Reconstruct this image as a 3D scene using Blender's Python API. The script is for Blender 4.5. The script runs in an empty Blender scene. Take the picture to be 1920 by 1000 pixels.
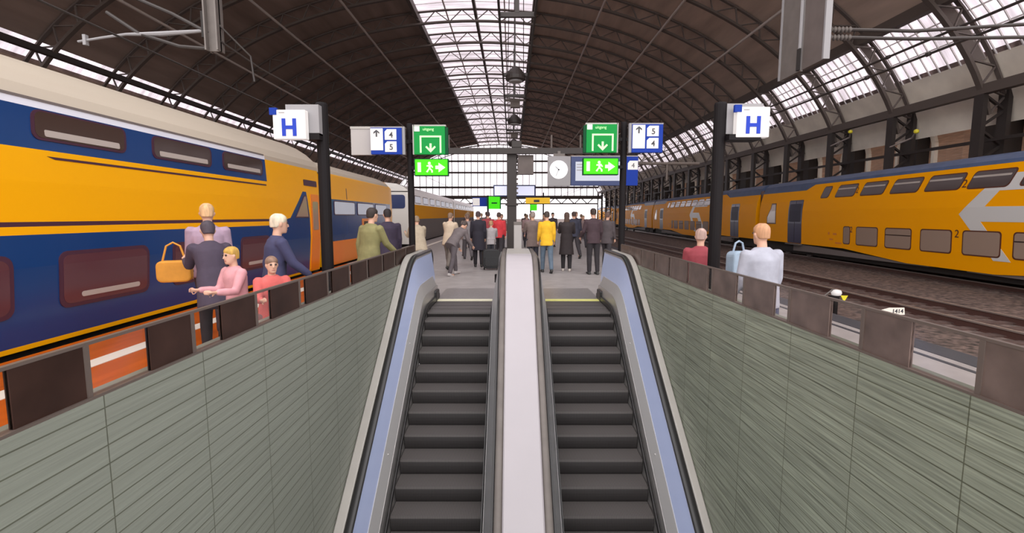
import bpy, bmesh, math, random
from math import sin, cos, pi, radians, sqrt, atan, atan2
from mathutils import Vector, Matrix

random.seed(7)
S = bpy.context.scene
COL = S.collection

# ---------------------------------------------------------------- camera, sky, exposure
PITCH = atan(95 / 900)
cam_data = bpy.data.cameras.new('camera')
cam_data.sensor_width = 36
cam_data.lens = 900 / 1920 * 36
cam_data.clip_start = 0.05
cam_data.clip_end = 2000
cam = bpy.data.objects.new('camera', cam_data)
cam.location = (0, 0, 1.6)
cam.rotation_euler = (pi / 2 - PITCH, 0, 0)
COL.objects.link(cam)
S.camera = cam

S.view_settings.view_transform = 'Standard'
S.view_settings.look = 'None'
S.view_settings.exposure = 1.24
S.view_settings.gamma = 1
S.view_settings.use_curve_mapping = False

world = bpy.data.worlds.new('overcast_sky')
S.world = world
world.use_nodes = True
wn, wl = world.node_tree.nodes, world.node_tree.links
wn.clear()
w_out = wn.new('ShaderNodeOutputWorld')
w_bg = wn.new('ShaderNodeBackground')
w_tc = wn.new('ShaderNodeTexCoord')
w_sep = wn.new('ShaderNodeSeparateXYZ')
w_ramp = wn.new('ShaderNodeValToRGB')
w_map = wn.new('ShaderNodeMapRange')
# overcast sky, made brighter behind the camera as added fill light
wl.new(w_tc.outputs['Generated'], w_sep.inputs[0])
w_map.inputs['From Min'].default_value = -0.55
w_map.inputs['From Max'].default_value = 0.5
wl.new(w_sep.outputs['Y'], w_map.inputs['Value'])
wl.new(w_map.outputs[0], w_ramp.inputs[0])
w_ramp.color_ramp.elements[0].color = (0.475, 0.46, 0.456, 1)
w_ramp.color_ramp.elements[1].color = (0.36, 0.343, 0.353, 1)
wl.new(w_ramp.outputs[0], w_bg.inputs['Color'])
w_bg.inputs['Strength'].default_value = 2.6
wl.new(w_bg.outputs[0], w_out.inputs[0])

# ---------------------------------------------------------------- materials
MATS = {}


def mat(name, col, rough=0.5, metal=0.0, noise=0.0, nscale=8.0, stretch=(1, 1, 1), bump=0.0, emit=0.0, spec=0.5, alpha=1.0):
    if name in MATS:
        return MATS[name]
    m = bpy.data.materials.new(name)
    m.use_nodes = True
    nt = m.node_tree
    b = nt.nodes['Principled BSDF']
    b.inputs['Base Color'].default_value = (*col, 1)
    b.inputs['Roughness'].default_value = rough
    b.inputs['Metallic'].default_value = metal
    b.inputs['Specular IOR Level'].default_value = spec
    if alpha < 1:
        b.inputs['Alpha'].default_value = alpha
    if emit:
        b.inputs['Emission Color'].default_value = (*col, 1)
        b.inputs['Emission Strength'].default_value = emit
    if noise or bump:
        tc = nt.nodes.new('ShaderNodeTexCoord')
        mp = nt.nodes.new('ShaderNodeMapping')
        mp.inputs['Scale'].default_value = stretch
        nz = nt.nodes.new('ShaderNodeTexNoise')
        nz.inputs['Scale'].default_value = nscale
        nz.inputs['Detail'].default_value = 5
        nt.links.new(tc.outputs['Object'], mp.inputs[0])
        nt.links.new(mp.outputs[0], nz.inputs['Vector'])
        if noise:
            r = nt.nodes.new('ShaderNodeValToRGB')
            r.color_ramp.elements[0].position = 0.3
            r.color_ramp.elements[1].position = 0.7
            r.color_ramp.elements[0].color = (*[max(0, c * (1 - noise)) for c in col], 1)
            r.color_ramp.elements[1].color = (*[min(1, c * (1 + noise)) for c in col], 1)
            nt.links.new(nz.outputs['Fac'], r.inputs[0])
            nt.links.new(r.outputs[0], b.inputs['Base Color'])
        if bump:
            bp = nt.nodes.new('ShaderNodeBump')
            bp.inputs['Strength'].default_value = bump
            bp.inputs['Distance'].default_value = 0.02
            nt.links.new(nz.outputs['Fac'], bp.inputs['Height'])
            nt.links.new(bp.outputs[0], b.inputs['Normal'])
    MATS[name] = m
    return m


def glass_mat(name, tint, gloss=0.08, stripes=0.0, axis='Y', scale=4.0):
    m = bpy.data.materials.new(name)
    m.use_nodes = True
    nt = m.node_tree
    nt.nodes.clear()
    o = nt.nodes.new('ShaderNodeOutputMaterial')
    t = nt.nodes.new('ShaderNodeBsdfTransparent')
    g = nt.nodes.new('ShaderNodeBsdfGlossy')
    g.inputs['Roughness'].default_value = 0.08
    mx = nt.nodes.new('ShaderNodeMixShader')
    mx.inputs[0].default_value = gloss
    t.inputs[0].default_value = (*tint, 1)
    if stripes:
        tc = nt.nodes.new('ShaderNodeTexCoord')
        mp = nt.nodes.new('ShaderNodeMapping')
        mp.inputs['Scale'].default_value = (0.35, scale, 0.35)
        nz = nt.nodes.new('ShaderNodeTexNoise')
        nz.inputs['Scale'].default_value = 1.0
        nz.inputs['Detail'].default_value = 4
        r = nt.nodes.new('ShaderNodeValToRGB')
        r.color_ramp.elements[0].position = 0.35
        r.color_ramp.elements[1].position = 0.65
        r.color_ramp.elements[0].color = (*[c * (1 - stripes) for c in tint], 1)
        r.color_ramp.elements[1].color = (*tint, 1)
        nt.links.new(tc.outputs['Object'], mp.inputs[0])
        nt.links.new(mp.outputs[0], nz.inputs['Vector'])
        nt.links.new(nz.outputs['Fac'], r.inputs[0])
        nt.links.new(r.outputs[0], t.inputs[0])
    nt.links.new(t.outputs[0], mx.inputs[1])
    nt.links.new(g.outputs[0], mx.inputs[2])
    nt.links.new(mx.outputs[0], o.inputs[0])
    return m


def tile_mat(name, c1, c2, grout, tw, th, streak):
    m = bpy.data.materials.new(name)
    m.use_nodes = True
    nt = m.node_tree
    L = nt.links
    b = nt.nodes['Principled BSDF']
    tc = nt.nodes.new('ShaderNodeTexCoord')
    sp = nt.nodes.new('ShaderNodeSeparateXYZ')
    cb = nt.nodes.new('ShaderNodeCombineXYZ')
    L.new(tc.outputs['Object'], sp.inputs[0])
    L.new(sp.outputs['Y'], cb.inputs['X'])
    L.new(sp.outputs['Z'], cb.inputs['Y'])
    br = nt.nodes.new('ShaderNodeTexBrick')
    br.offset = 0.0
    br.inputs['Scale'].default_value = 1
    br.inputs['Mortar Size'].default_value = 0.0035
    br.inputs['Mortar Smooth'].default_value = 0.2
    br.inputs['Bias'].default_value = 0.0
    br.inputs['Brick Width'].default_value = tw
    br.inputs['Row Height'].default_value = th
    br.inputs['Color1'].default_value = (*c1, 1)
    br.inputs['Color2'].default_value = (*c2, 1)
    br.inputs['Mortar'].default_value = (*grout, 1)
    L.new(cb.outputs[0], br.inputs['Vector'])
    mp = nt.nodes.new('ShaderNodeMapping')
    mp.inputs['Scale'].default_value = (1, 1.1, 42)
    nz = nt.nodes.new('ShaderNodeTexNoise')
    nz.inputs['Scale'].default_value = 2.0
    nz.inputs['Detail'].default_value = 6
    L.new(tc.outputs['Object'], mp.inputs[0])
    L.new(mp.outputs[0], nz.inputs['Vector'])
    mr = nt.nodes.new('ShaderNodeMapRange')
    mr.inputs['From Min'].default_value = 0.3
    mr.inputs['From Max'].default_value = 0.7
    mr.inputs['To Min'].default_value = 1 - streak
    mr.inputs['To Max'].default_value = 1 + streak
    L.new(nz.outputs['Fac'], mr.inputs['Value'])
    mul = nt.nodes.new('ShaderNodeVectorMath')
    mul.operation = 'SCALE'
    L.new(br.outputs['Color'], mul.inputs[0])
    L.new(mr.outputs[0], mul.inputs['Scale'])
    L.new(mul.outputs[0], b.inputs['Base Color'])
    b.inputs['Roughness'].default_value = 0.38
    bp = nt.nodes.new('ShaderNodeBump')
    bp.inputs['Strength'].default_value = 0.25
    bp.inputs['Distance'].default_value = 0.01
    ad = nt.nodes.new('ShaderNodeMath')
    ad.operation = 'SUBTRACT'
    L.new(nz.outputs['Fac'], ad.inputs[0])
    L.new(br.outputs['Fac'], ad.inputs[1])
    L.new(ad.outputs[0], bp.inputs['Height'])
    L.new(bp.outputs[0], b.inputs['Normal'])
    return m


def wave_mat(name, c1, c2, axis, scale, rough=0.5, metal=0.0):
    m = bpy.data.materials.new(name)
    m.use_nodes = True
    nt = m.node_tree
    b = nt.nodes['Principled BSDF']
    tc = nt.nodes.new('ShaderNodeTexCoord')
    wv = nt.nodes.new('ShaderNodeTexWave')
    wv.bands_direction = axis
    wv.inputs['Scale'].default_value = scale
    r = nt.nodes.new('ShaderNodeValToRGB')
    r.color_ramp.elements[0].color = (*c1, 1)
    r.color_ramp.elements[1].color = (*c2, 1)
    nt.links.new(tc.outputs['Object'], wv.inputs['Vector'])
    nt.links.new(wv.outputs['Fac'], r.inputs[0])
    nt.links.new(r.outputs[0], b.inputs['Base Color'])
    b.inputs['Roughness'].default_value = rough
    b.inputs['Metallic'].default_value = metal
    return m


def brick_mat(name):
    m = tile_mat(name, (0.58, 0.36, 0.25), (0.46, 0.29, 0.21), (0.55, 0.46, 0.38), 0.9, 0.32, 0.3)
    m.node_tree.nodes['Principled BSDF'].inputs['Roughness'].default_value = 0.9
    return m


M_TILE_L = tile_mat('pale_green_tile', (0.225, 0.242, 0.205), (0.21, 0.225, 0.19), (0.09, 0.095, 0.07), 0.674, 0.085, 0.09)
M_TILE_R = tile_mat('green_streaked_tile', (0.23, 0.252, 0.197), (0.188, 0.206, 0.162), (0.085, 0.09, 0.06), 0.674, 0.085, 0.36)
M_BRICK = brick_mat('old_brick')
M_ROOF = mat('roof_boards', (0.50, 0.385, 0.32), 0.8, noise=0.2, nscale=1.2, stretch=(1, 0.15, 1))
M_ROOF_L = mat('shaded_roof_boards', (0.27, 0.20, 0.17), 0.8, noise=0.2, nscale=1.2, stretch=(1, 0.15, 1))  # darker copy of the roof boards, shade painted into the left half
M_STEEL_DARK = mat('dark_painted_steel', (0.035, 0.027, 0.025), 0.55)
M_STEEL_ROOF = mat('brown_painted_steel', (0.10, 0.078, 0.068), 0.6)
M_STEEL_RIB = mat('rib_lattice_steel', (0.13, 0.105, 0.095), 0.6)
M_STEEL_WHITE = mat('white_glazing_bar', (0.75, 0.72, 0.72), 0.5)
M_STEEL_LIGHT = mat('light_roof_steel', (0.52, 0.46, 0.43), 0.6)
M_BEIGE = mat('beige_plate', (0.88, 0.80, 0.70), 0.7, noise=0.15, nscale=0.6)
M_ROOFGLASS = glass_mat('skylight_glass', (0.84, 0.80, 0.82), 0.03, 0.30, scale=3.0)
M_ENDGLASS = glass_mat('end_glass', (0.90, 0.87, 0.88), 0.03)
M_FLOOR = mat('platform_paving', (0.37, 0.343, 0.338), 0.45, noise=0.12, nscale=3)
M_FLOOR_REFLECTION = mat('orange_train_reflection', (0.47, 0.092, 0.003), 0.85, spec=0.1, noise=0.18, nscale=2, stretch=(4, 0.4, 1))  # yellow train's reflection painted on the platform floor as an orange strip
M_WHITE_LINE = mat('white_line_paint', (0.85, 0.80, 0.72), 0.6)
M_BALLAST = mat('ballast', (0.12, 0.084, 0.073), 0.95, noise=0.85, nscale=7, bump=1.0)
M_RAIL = mat('rusty_rail', (0.12, 0.06, 0.05), 0.45, 0.4)
M_RAILTOP = mat('rail_head', (0.40, 0.34, 0.31), 0.35, 0.6)
M_SLEEPER = mat('timber_sleeper', (0.085, 0.05, 0.042), 0.9, noise=0.3, nscale=6)
M_TREAD = wave_mat('grooved_tread', (0.065, 0.057, 0.055), (0.12, 0.109, 0.106), 'X', 16, 0.5, 0.0)
M_RISER = wave_mat('grooved_riser', (0.018, 0.015, 0.015), (0.04, 0.036, 0.036), 'X', 16, 0.5, 0.0)
M_SKIRT = mat('brushed_steel', (0.62, 0.60, 0.59), 0.35, 0.85)
M_DECK = mat('satin_aluminium', (0.42, 0.41, 0.41), 0.4, 0.35)
M_BLUEPANEL = mat('pale_blue_panel', (0.46, 0.53, 0.78), 0.18, 0.0)
M_RUBBER = mat('black_rubber', (0.018, 0.017, 0.018), 0.35)
M_CLAD = mat('light_grey_cladding', (0.36, 0.34, 0.315), 0.4, noise=0.05, nscale=3)
M_WHITEDECK = mat('white_cladding', (0.40, 0.37, 0.395), 0.3, noise=0.02, nscale=2)
M_YELLOWLINE = mat('yellow_comb', (0.80, 0.78, 0.25), 0.5)
M_PALELINE = mat('pale_yellow_comb', (0.88, 0.84, 0.62), 0.5)
M_COMB = mat('comb_steel', (0.33, 0.31, 0.305), 0.4, 0.4, noise=0.1, nscale=20)
M_BRONZE = mat('bronze_panel', (0.036, 0.018, 0.014), 0.4, 0.0, spec=0.2, noise=0.3, nscale=4)
M_BRONZE_R = mat('worn_bronze_panel', (0.14, 0.10, 0.088), 0.3, 0.25, noise=0.3, nscale=5)
M_BRONZE_TRIM = mat('bronze_trim', (0.16, 0.125, 0.11), 0.4, 0.4)
M_PANE = glass_mat('parapet_glass', (0.93, 0.91, 0.90), 0.05)
M_BLACK = mat('black_post', (0.010, 0.008, 0.009), 0.6, spec=0.15)
M_GREYBOX = mat('grey_sign_housing', (0.27, 0.26, 0.27), 0.5)
M_GREYPLATE = mat('pale_grey_plate', (0.38, 0.355, 0.345), 0.6)
M_SIGNWHITE = mat('lit_white_sign', (0.50, 0.475, 0.465), 0.5, emit=0.30)
M_SIGNBLUE = mat('sign_blue', (0.003, 0.030, 0.27), 0.5, emit=0.04, spec=0.2)
M_LETTERBLUE = mat('letter_blue', (0.02, 0.05, 0.42), 0.6, emit=0.03, spec=0.2)
M_NAVY = mat('sign_navy', (0.018, 0.035, 0.13), 0.4)
M_GREEN = mat('sign_green', (0.0, 0.20, 0.033), 0.5, emit=0.14, spec=0.2)
M_GREENDARK = mat('sign_green_edge', (0.0, 0.06, 0.02), 0.6, spec=0.2)
M_GREENLIT = mat('lit_exit_green', (0.035, 0.42, 0.003), 0.5, emit=0.5, spec=0.2)
M_GLYPH = mat('pale_green_glyph', (0.42, 0.75, 0.36), 0.6, emit=0.2)
M_GLYPHLIT = mat('lit_glyph', (0.60, 0.85, 0.40), 0.6, emit=0.3)
M_GLYPHDARK = mat('dark_glyph', (0.05, 0.05, 0.06), 0.6)
M_SCREEN = mat('display_glass', (0.42, 0.45, 0.53), 0.3, emit=0.12)
M_SCREENLIT = mat('lit_screen', (0.60, 0.62, 0.80), 0.3, emit=0.3)
M_CLOCKFACE = mat('clock_face', (0.90, 0.88, 0.90), 0.4, emit=0.2)
M_TYELLOW = mat('train_yellow', (1.0, 0.40, 0.0), 0.5, spec=0.06)
M_TYELLOW_M = mat('train_yellow_dull', (0.90, 0.40, 0.01), 0.7, spec=0.05)
M_TYELLOW_L = mat('train_yellow_gloss', (0.88, 0.41, 0.002), 0.35, spec=0.2)
M_TBLUE = mat('train_blue', (0.005, 0.042, 0.17), 0.22)
M_TBLUE_ROOF = mat('train_roof_blue', (0.075, 0.11, 0.21), 0.45, noise=0.15, nscale=2)
M_TROOF = mat('train_roof_cream', (0.48, 0.415, 0.335), 0.55, noise=0.08, nscale=1, stretch=(1, 0.1, 1))
M_TGUTTER = mat('train_gutter_highlight', (0.80, 0.82, 0.92), 0.25)  # white highlight along the gutter strip, painted into its colour
M_TWHITE = mat('train_white', (0.75, 0.73, 0.70), 0.3)
M_TLINE = mat('train_dark_line', (0.06, 0.02, 0.04), 0.4)
M_TORANGE = mat('train_orange', (0.80, 0.22, 0.005), 0.35)
M_TWINDOW = mat('train_window_dark', (0.055, 0.035, 0.03), 0.12, spec=0.6)
M_TWINDOW_BR = mat('train_window_brown', (0.36, 0.26, 0.205), 0.15, spec=0.6)
M_TWINDOW_DB = mat('train_window_umber', (0.05, 0.026, 0.018), 0.2)
M_TWINDOW_MAR = mat('train_window_maroon', (0.10, 0.035, 0.045), 0.15, spec=0.6)
M_TGASKET = mat('window_gasket', (0.10, 0.025, 0.01), 0.5)
M_TBLIND = mat('window_blind_band', (0.45, 0.40, 0.37), 0.5)
M_TDOOR = mat('train_door_navy', (0.028, 0.025, 0.075), 0.3)
M_TDOORGLASS = mat('train_door_glass', (0.035, 0.033, 0.06), 0.5, spec=0.2)
M_UNDER = mat('underframe', (0.02, 0.016, 0.015), 0.8)
M_UNDERGREY = mat('underframe_grey', (0.16, 0.135, 0.13), 0.7)
M_WHITEPAINT = mat('logo_white', (0.66, 0.65, 0.64), 0.4)
M_WIRE = mat('contact_wire', (0.05, 0.042, 0.04), 0.5, 0.3)
M_CATGREY = mat('galvanised_steel', (0.15, 0.13, 0.12), 0.55, 0.2, noise=0.1, nscale=5)
M_CATGREY2 = mat('dull_galvanised_plate', (0.13, 0.105, 0.098), 0.6, 0.1, noise=0.1, nscale=4)
M_YELLOWLAMP = mat('yellow_insulator', (0.75, 0.65, 0.03), 0.4)

# ---------------------------------------------------------------- mesh helpers


class MB:
    def __init__(self):
        self.v, self.f, self.m = [], [], []

    def add(self, vs, fs, mi=0):
        o = len(self.v)
        self.v += [tuple(p) for p in vs]
        for f in fs:
            self.f.append([i + o for i in f])
            self.m.append(mi)
        return self

    def box(self, x0, x1, y0, y1, z0, z1, mi=0):
        vs = [(x, y, z) for z in (z0, z1) for y in (y0, y1) for x in (x0, x1)]
        return self.add(vs, [(0, 2, 3, 1), (4, 5, 7, 6), (0, 1, 5, 4), (2, 6, 7, 3), (0, 4, 6, 2), (1, 3, 7, 5)], mi)

    def bar(self, p, q, w, h=None, mi=0, up=(0, 0, 1)):
        h = h or w
        p, q = Vector(p), Vector(q)
        d = (q - p).normalized()
        u = Vector(up)
        if abs(d.dot(u)) > 0.98:
            u = Vector((0, 1, 0))
        a = d.cross(u).normalized() * w / 2
        b = a.cross(d).normalized() * h / 2
        vs = [p - a - b, p + a - b, p + a + b, p - a + b, q - a - b, q + a - b, q + a + b, q - a + b]
        return self.add(vs, [(0, 3, 2, 1), (4, 5, 6, 7), (0, 1, 5, 4), (1, 2, 6, 5), (2, 3, 7, 6), (3, 0, 4, 7)], mi)

    def tube(self, pts, r, n=8, mi=0):
        pts = [Vector(p) for p in pts]
        k = len(pts)
        rs = r if isinstance(r, (list, tuple)) else [r] * k
        vs, ref = [], None
        for i, p in enumerate(pts):
            d = (pts[min(i + 1, k - 1)] - pts[max(i - 1, 0)]).normalized()
            if ref is None:
                ref = Vector((0, 0, 1)) if abs(d.z) < 0.9 else Vector((1, 0, 0))
            a = d.cross(ref).normalized()
            b = a.cross(d).normalized()
            ref = b
            vs += [p + rs[i] * (cos(2 * pi * j / n) * a + sin(2 * pi * j / n) * b) for j in range(n)]
        fs = [(i * n + j, i * n + (j + 1) % n, (i + 1) * n + (j + 1) % n, (i + 1) * n + j) for i in range(k - 1) for j in range(n)]
        fs += [tuple(range(n))[::-1], tuple((k - 1) * n + j for j in range(n))]
        return self.add(vs, fs, mi)

    def lathe(self, prof, n=20, c=(0, 0, 0), axis='Z', mi=0):
        vs, fs = [], []
        for r, h in prof:
            for j in range(n):
                a = 2 * pi * j / n
                if axis == 'Z':
                    vs.append((c[0] + r * cos(a), c[1] + r * sin(a), c[2] + h))
                elif axis == 'Y':
                    vs.append((c[0] + r * cos(a), c[1] + h, c[2] + r * sin(a)))
                else:
                    vs.append((c[0] + h, c[1] + r * cos(a), c[2] + r * sin(a)))
        k = len(prof)
        for i in range(k - 1):
            for j in range(n):
                fs.append((i * n + j, i * n + (j + 1) % n, (i + 1) * n + (j + 1) % n, (i + 1) * n + j))
        fs += [tuple(range(n))[::-1], tuple((k - 1) * n + j for j in range(n))]
        return self.add(vs, fs, mi)

    def loft(self, rings, mi=0):
        n = len(rings[0])
        vs = [p for r in rings for p in r]
        k = len(rings)
        fs = [(i * n + j, i * n + (j + 1) % n, (i + 1) * n + (j + 1) % n, (i + 1) * n + j) for i in range(k - 1) for j in range(n)]
        fs += [tuple(range(n))[::-1], tuple((k - 1) * n + j for j in range(n))]
        return self.add(vs, fs, mi)

    def sweep(self, path, prof, mi=0):
        """profile [(x, dz)] carried along a path [(y, z)] in the YZ plane"""
        return self.loft([[(x, y, z + dz) for x, dz in prof] for y, z in path], mi)

    def prism(self, poly, f0, f1, mi=0):
        """poly of 2D points, f0/f1 map a 2D point to the two faces"""
        n = len(poly)
        vs = [f0(*p) for p in poly] + [f1(*p) for p in poly]
        fs = [tuple(range(n)), tuple(range(2 * n - 1, n - 1, -1))]
        fs += [(i, i + n, (i + 1) % n + n, (i + 1) % n) for i in range(n)]
        return self.add(vs, fs, mi)

    def build(self, name, mats, parent=None, smooth=False, bevel=0.0, loc=None):
        me = bpy.data.meshes.new(name)
        me.from_pydata(self.v, [], self.f)
        mats = mats if isinstance(mats, (list, tuple)) else [mats]
        for m in mats:
            me.materials.append(m)
        if len(mats) > 1:
            me.polygons.foreach_set('material_index', self.m)
        bm = bmesh.new()
        bm.from_mesh(me)
        bmesh.ops.recalc_face_normals(bm, faces=bm.faces)
        bm.to_mesh(me)
        bm.free()
        if smooth:
            me.polygons.foreach_set('use_smooth', [True] * len(me.polygons))
        me.update()
        o = bpy.data.objects.new(name, me)
        COL.objects.link(o)
        if parent is not None:
            o.parent = parent
        if loc:
            o.location = loc
        if bevel:
            md = o.modifiers.new('bevel', 'BEVEL')
            md.width = bevel
            md.segments = 2
            md.limit_method = 'ANGLE'
        return o


def tag(o, label=None, cat=None, group=None, kind=None):
    if label:
        o['label'] = label
    if cat:
        o['category'] = cat
    if group:
        o['group'] = group
    if kind:
        o['kind'] = kind
    return o


def struct(o):
    o['kind'] = 'structure'
    return o


def empty(name, loc=(0, 0, 0), rz=0.0, label=None, cat=None, group=None):
    o = bpy.data.objects.new(name, None)
    o.location = loc
    o.rotation_euler = (0, 0, rz)
    o.empty_display_size = 0.2
    COL.objects.link(o)
    return tag(o, label, cat, group)


def copy_tree(o, parent=None):
    c = o.copy()
    COL.objects.link(c)
    if parent is not None:
        c.parent = parent
    for ch in list(o.children):
        copy_tree(ch, c)
    return c


def text(name, body, size, loc, m, parent=None, rot=(pi / 2, 0, 0), extrude=0.003, align='CENTER', bold=0.0):
    cu = bpy.data.curves.new(name, 'FONT')
    cu.body = body
    cu.size = size
    cu.align_x = align
    cu.align_y = 'CENTER'
    cu.extrude = extrude
    cu.offset = bold
    cu.materials.append(m)
    o = bpy.data.objects.new(name, cu)
    o.location = loc
    o.rotation_euler = rot
    me = bpy.data.meshes.new_from_object(o)
    bpy.data.objects.remove(o)
    o = bpy.data.objects.new(name, me)
    o.location = loc
    o.rotation_euler = rot
    COL.objects.link(o)
    if parent is not None:
        o.parent = parent
    return o


def rrect(u0, u1, z0, z1, r, shear=0.0, n=4):
    pts = []
    for cx, cz, a0 in ((u1 - r, z1 - r, 0), (u0 + r, z1 - r, 90), (u0 + r, z0 + r, 180), (u1 - r, z0 + r, 270)):
        for i in range(n + 1):
            a = radians(a0 + 90 * i / n)
            x, z = cx + r * cos(a), cz + r * sin(a)
            pts.append((x + shear * (z - (z0 + z1) / 2), z))
    return pts


# ---------------------------------------------------------------- the setting: floor, well, walls
WL, WR = -1.78, 2.00      # tiled faces of the escalator well
WTOP = 0.82
EL, ER = -5.57, 5.3      # platform edges
YEND = 125.0

b = MB()
b.box(EL, WL - 0.12, -3, 9.0, -0.6, 0)
b.box(WR + 0.12, ER, -3, 9.0, -0.6, 0)
b.box(EL, ER, 9.0, YEND, -0.6, 0)
struct(b.build('floor', M_FLOOR))
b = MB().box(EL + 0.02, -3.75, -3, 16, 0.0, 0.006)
struct(b.build('train_reflection_strip', M_FLOOR_REFLECTION))
b = MB().box(-4.66, -4.44, -3, 40, 0.002, 0.012)
struct(b.build('trim_2', M_WHITE_LINE))
b = MB().box(ER - 0.38, ER - 0.02, -3, 60, 0.0, 0.006).box(ER - 0.58, ER - 0.52, -3, 60, 0.0, 0.006)
struct(b.build('trim_3', M_GLYPHDARK))
struct(MB().box(WL - 0.12, WL, -2.0, 8.9, -6.2, WTOP).build('wall_left', M_TILE_L))
struct(MB().box(WR, WR + 0.12, -2.0, 8.9, -6.2, WTOP).build('wall_right', M_TILE_R))
struct(MB().box(WL, WR, -2.0, 9.0, -6.4, -6.2).build('floor_lower', M_FLOOR))
struct(MB().box(WL, WR, 9.0, 9.1, -6.2, -0.6).build('wall_under_landing', M_STEEL_DARK))
# ground with the well cut out
b = MB()
b.box(-60, WL - 0.12, -60, 400, -1.25, -0.95)
b.box(WR + 0.12, 80, -60, 400, -1.25, -0.95)
b.box(WL - 0.12, WR + 0.12, 9.2, 400, -1.25, -0.95)
struct(b.build('ground', M_BALLAST))

# ---------------------------------------------------------------- the roof
XC = -3.0
ZC = 3.6
IA, IB = 24.0, 13.8      # inner chord of the ribs
OA, OB = 25.0, 14.8      # roof skin
RY0, RY1 = 8.4, 114.0  # near end of the roof cut back out of view to admit sky light
PITCHY = 4.9


def ell(dx, a, bb):
    return ZC + bb * sqrt(max(0.0, 1 - (dx / a) ** 2))


def skin(name, d0, d1, mt, y0=RY0, y1=RY1, n=10, off=0.0):
    vs, fs = [], []
    for i in range(n + 1):
        d = d0 + (d1 - d0) * i / n
        for t in (0, 0.12):
            z = ell(d, OA + t, OB + t) + off
            vs += [(XC + d, y0, z), (XC + d, y1, z)]
    bm = MB()
    for i in range(n):
        o = 4 * i
        fs += [(o, o + 1, o + 5, o + 4), (o + 2, o + 6, o + 7, o + 3), (o, o + 4, o + 6, o + 2), (o + 1, o + 3, o + 7, o + 5)]
    fs += [(0, 2, 3, 1), (4 * n, 4 * n + 1, 4 * n + 3, 4 * n + 2)]
    bm.add(vs, fs)
    return struct(bm.build(name, mt, smooth=False))


skin('ceiling', 4.7, 21.7, M_ROOF, n=28)
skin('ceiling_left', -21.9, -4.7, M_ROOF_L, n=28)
skin('window_1', -4.7, 4.7, M_ROOFGLASS, n=10)
skin('window_2', 21.7, 23.6, M_ROOFGLASS, n=6)
skin('window_3', -22.7, -21.9, M_ROOFGLASS, n=4)
skin('wall_right_band', 23.6, 24.75, M_BEIGE, n=5)
skin('wall_left_band', -24.75, -22.7, M_ROOF, n=5)


def rib_mesh():
    r = MB()
    N = 64
    th = [pi * (0.055 + (1 - 0.11) * i / N) for i in range(N + 1)]

    def P(a, bb, t):
        return Vector((XC + a * cos(t), 0, ZC + bb * sin(t)))
    inner = [P(IA, IB, t) for t in th]
    outer = [P(OA - 0.1, OB - 0.1, t) for t in th]
    for mi, chord, w, h in ((0, inner, 0.24, 0.14), (1, outer, 0.20, 0.08)):
        rings = []
        for i, p in enumerate(chord):
            d = (chord[min(i + 1, N)] - chord[max(i - 1, 0)]).normalized()
            nrm = Vector((-d.z, 0, d.x))
            y = Vector((0, 1, 0))
            rings.append([p - nrm * h / 2 - y * w / 2, p + nrm * h / 2 - y * w / 2, p + nrm * h / 2 + y * w / 2, p - nrm * h / 2 + y * w / 2])
        r.loft(rings, mi)
    for i in range(N):
        p, q = (inner[i], outer[i + 1]) if i % 2 == 0 else (outer[i], inner[i + 1])
        r.bar(p, q, 0.09, 0.06, 1)
    return r


rib0 = struct(rib_mesh().build('roof_rib', [M_STEEL_ROOF, M_STEEL_RIB]))
RIBS = [21.4 + PITCHY * i for i in range(-2, 20)]
rib0.location.y = RIBS[0]
for y in RIBS[1:]:
    c = rib0.copy()
    c.location.y = y
    COL.objects.link(c)


def long_bar(name, x, z, w, h, mt, y0=RY0, y1=RY1):
    return struct(MB().box(x - w / 2, x + w / 2, y0, y1, z - h / 2, z + h / 2).build(name, mt))


# longitudinal members
for dx in (9.35, 13.65, 17.75, -8.8, -13.3, -17.6):
    struct(MB().tube([(XC + dx, RY0, ell(dx, IA, IB) - 0.12), (XC + dx, RY1, ell(dx, IA, IB) - 0.12)], 0.085, 8).build('roof_tie_beam', M_STEEL_LIGHT))
for dx in (4.75, -4.75):
    long_bar('skylight_edge_beam', XC + dx, ell(dx, OA, OB) - 0.3, 0.28, 0.55, M_STEEL_ROOF)
long_bar('skylight_ridge_beam', XC, ell(0, OA, OB) - 0.18, 0.22, 0.4, M_STEEL_ROOF)
for dx in (-2.4, 2.4):
    long_bar('skylight_purlin', XC + dx, ell(dx, OA, OB) - 0.06, 0.10, 0.14, M_STEEL_LIGHT)
long_bar('roof_edge_beam', XC + 23.35, 7.02, 0.35, 0.42, M_STEEL_ROOF)
long_bar('roof_edge_beam', XC - 23.35, 7.02, 0.35, 0.42, M_STEEL_ROOF)
long_bar('roof_edge_beam', XC - 21.2, ell(21.2, IA, IB), 0.3, 0.3, M_STEEL_DARK)
long_bar('roof_edge_beam', XC + 21.3, ell(21.7, OA, OB) - 0.2, 0.35, 0.5, M_STEEL_ROOF)
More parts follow.
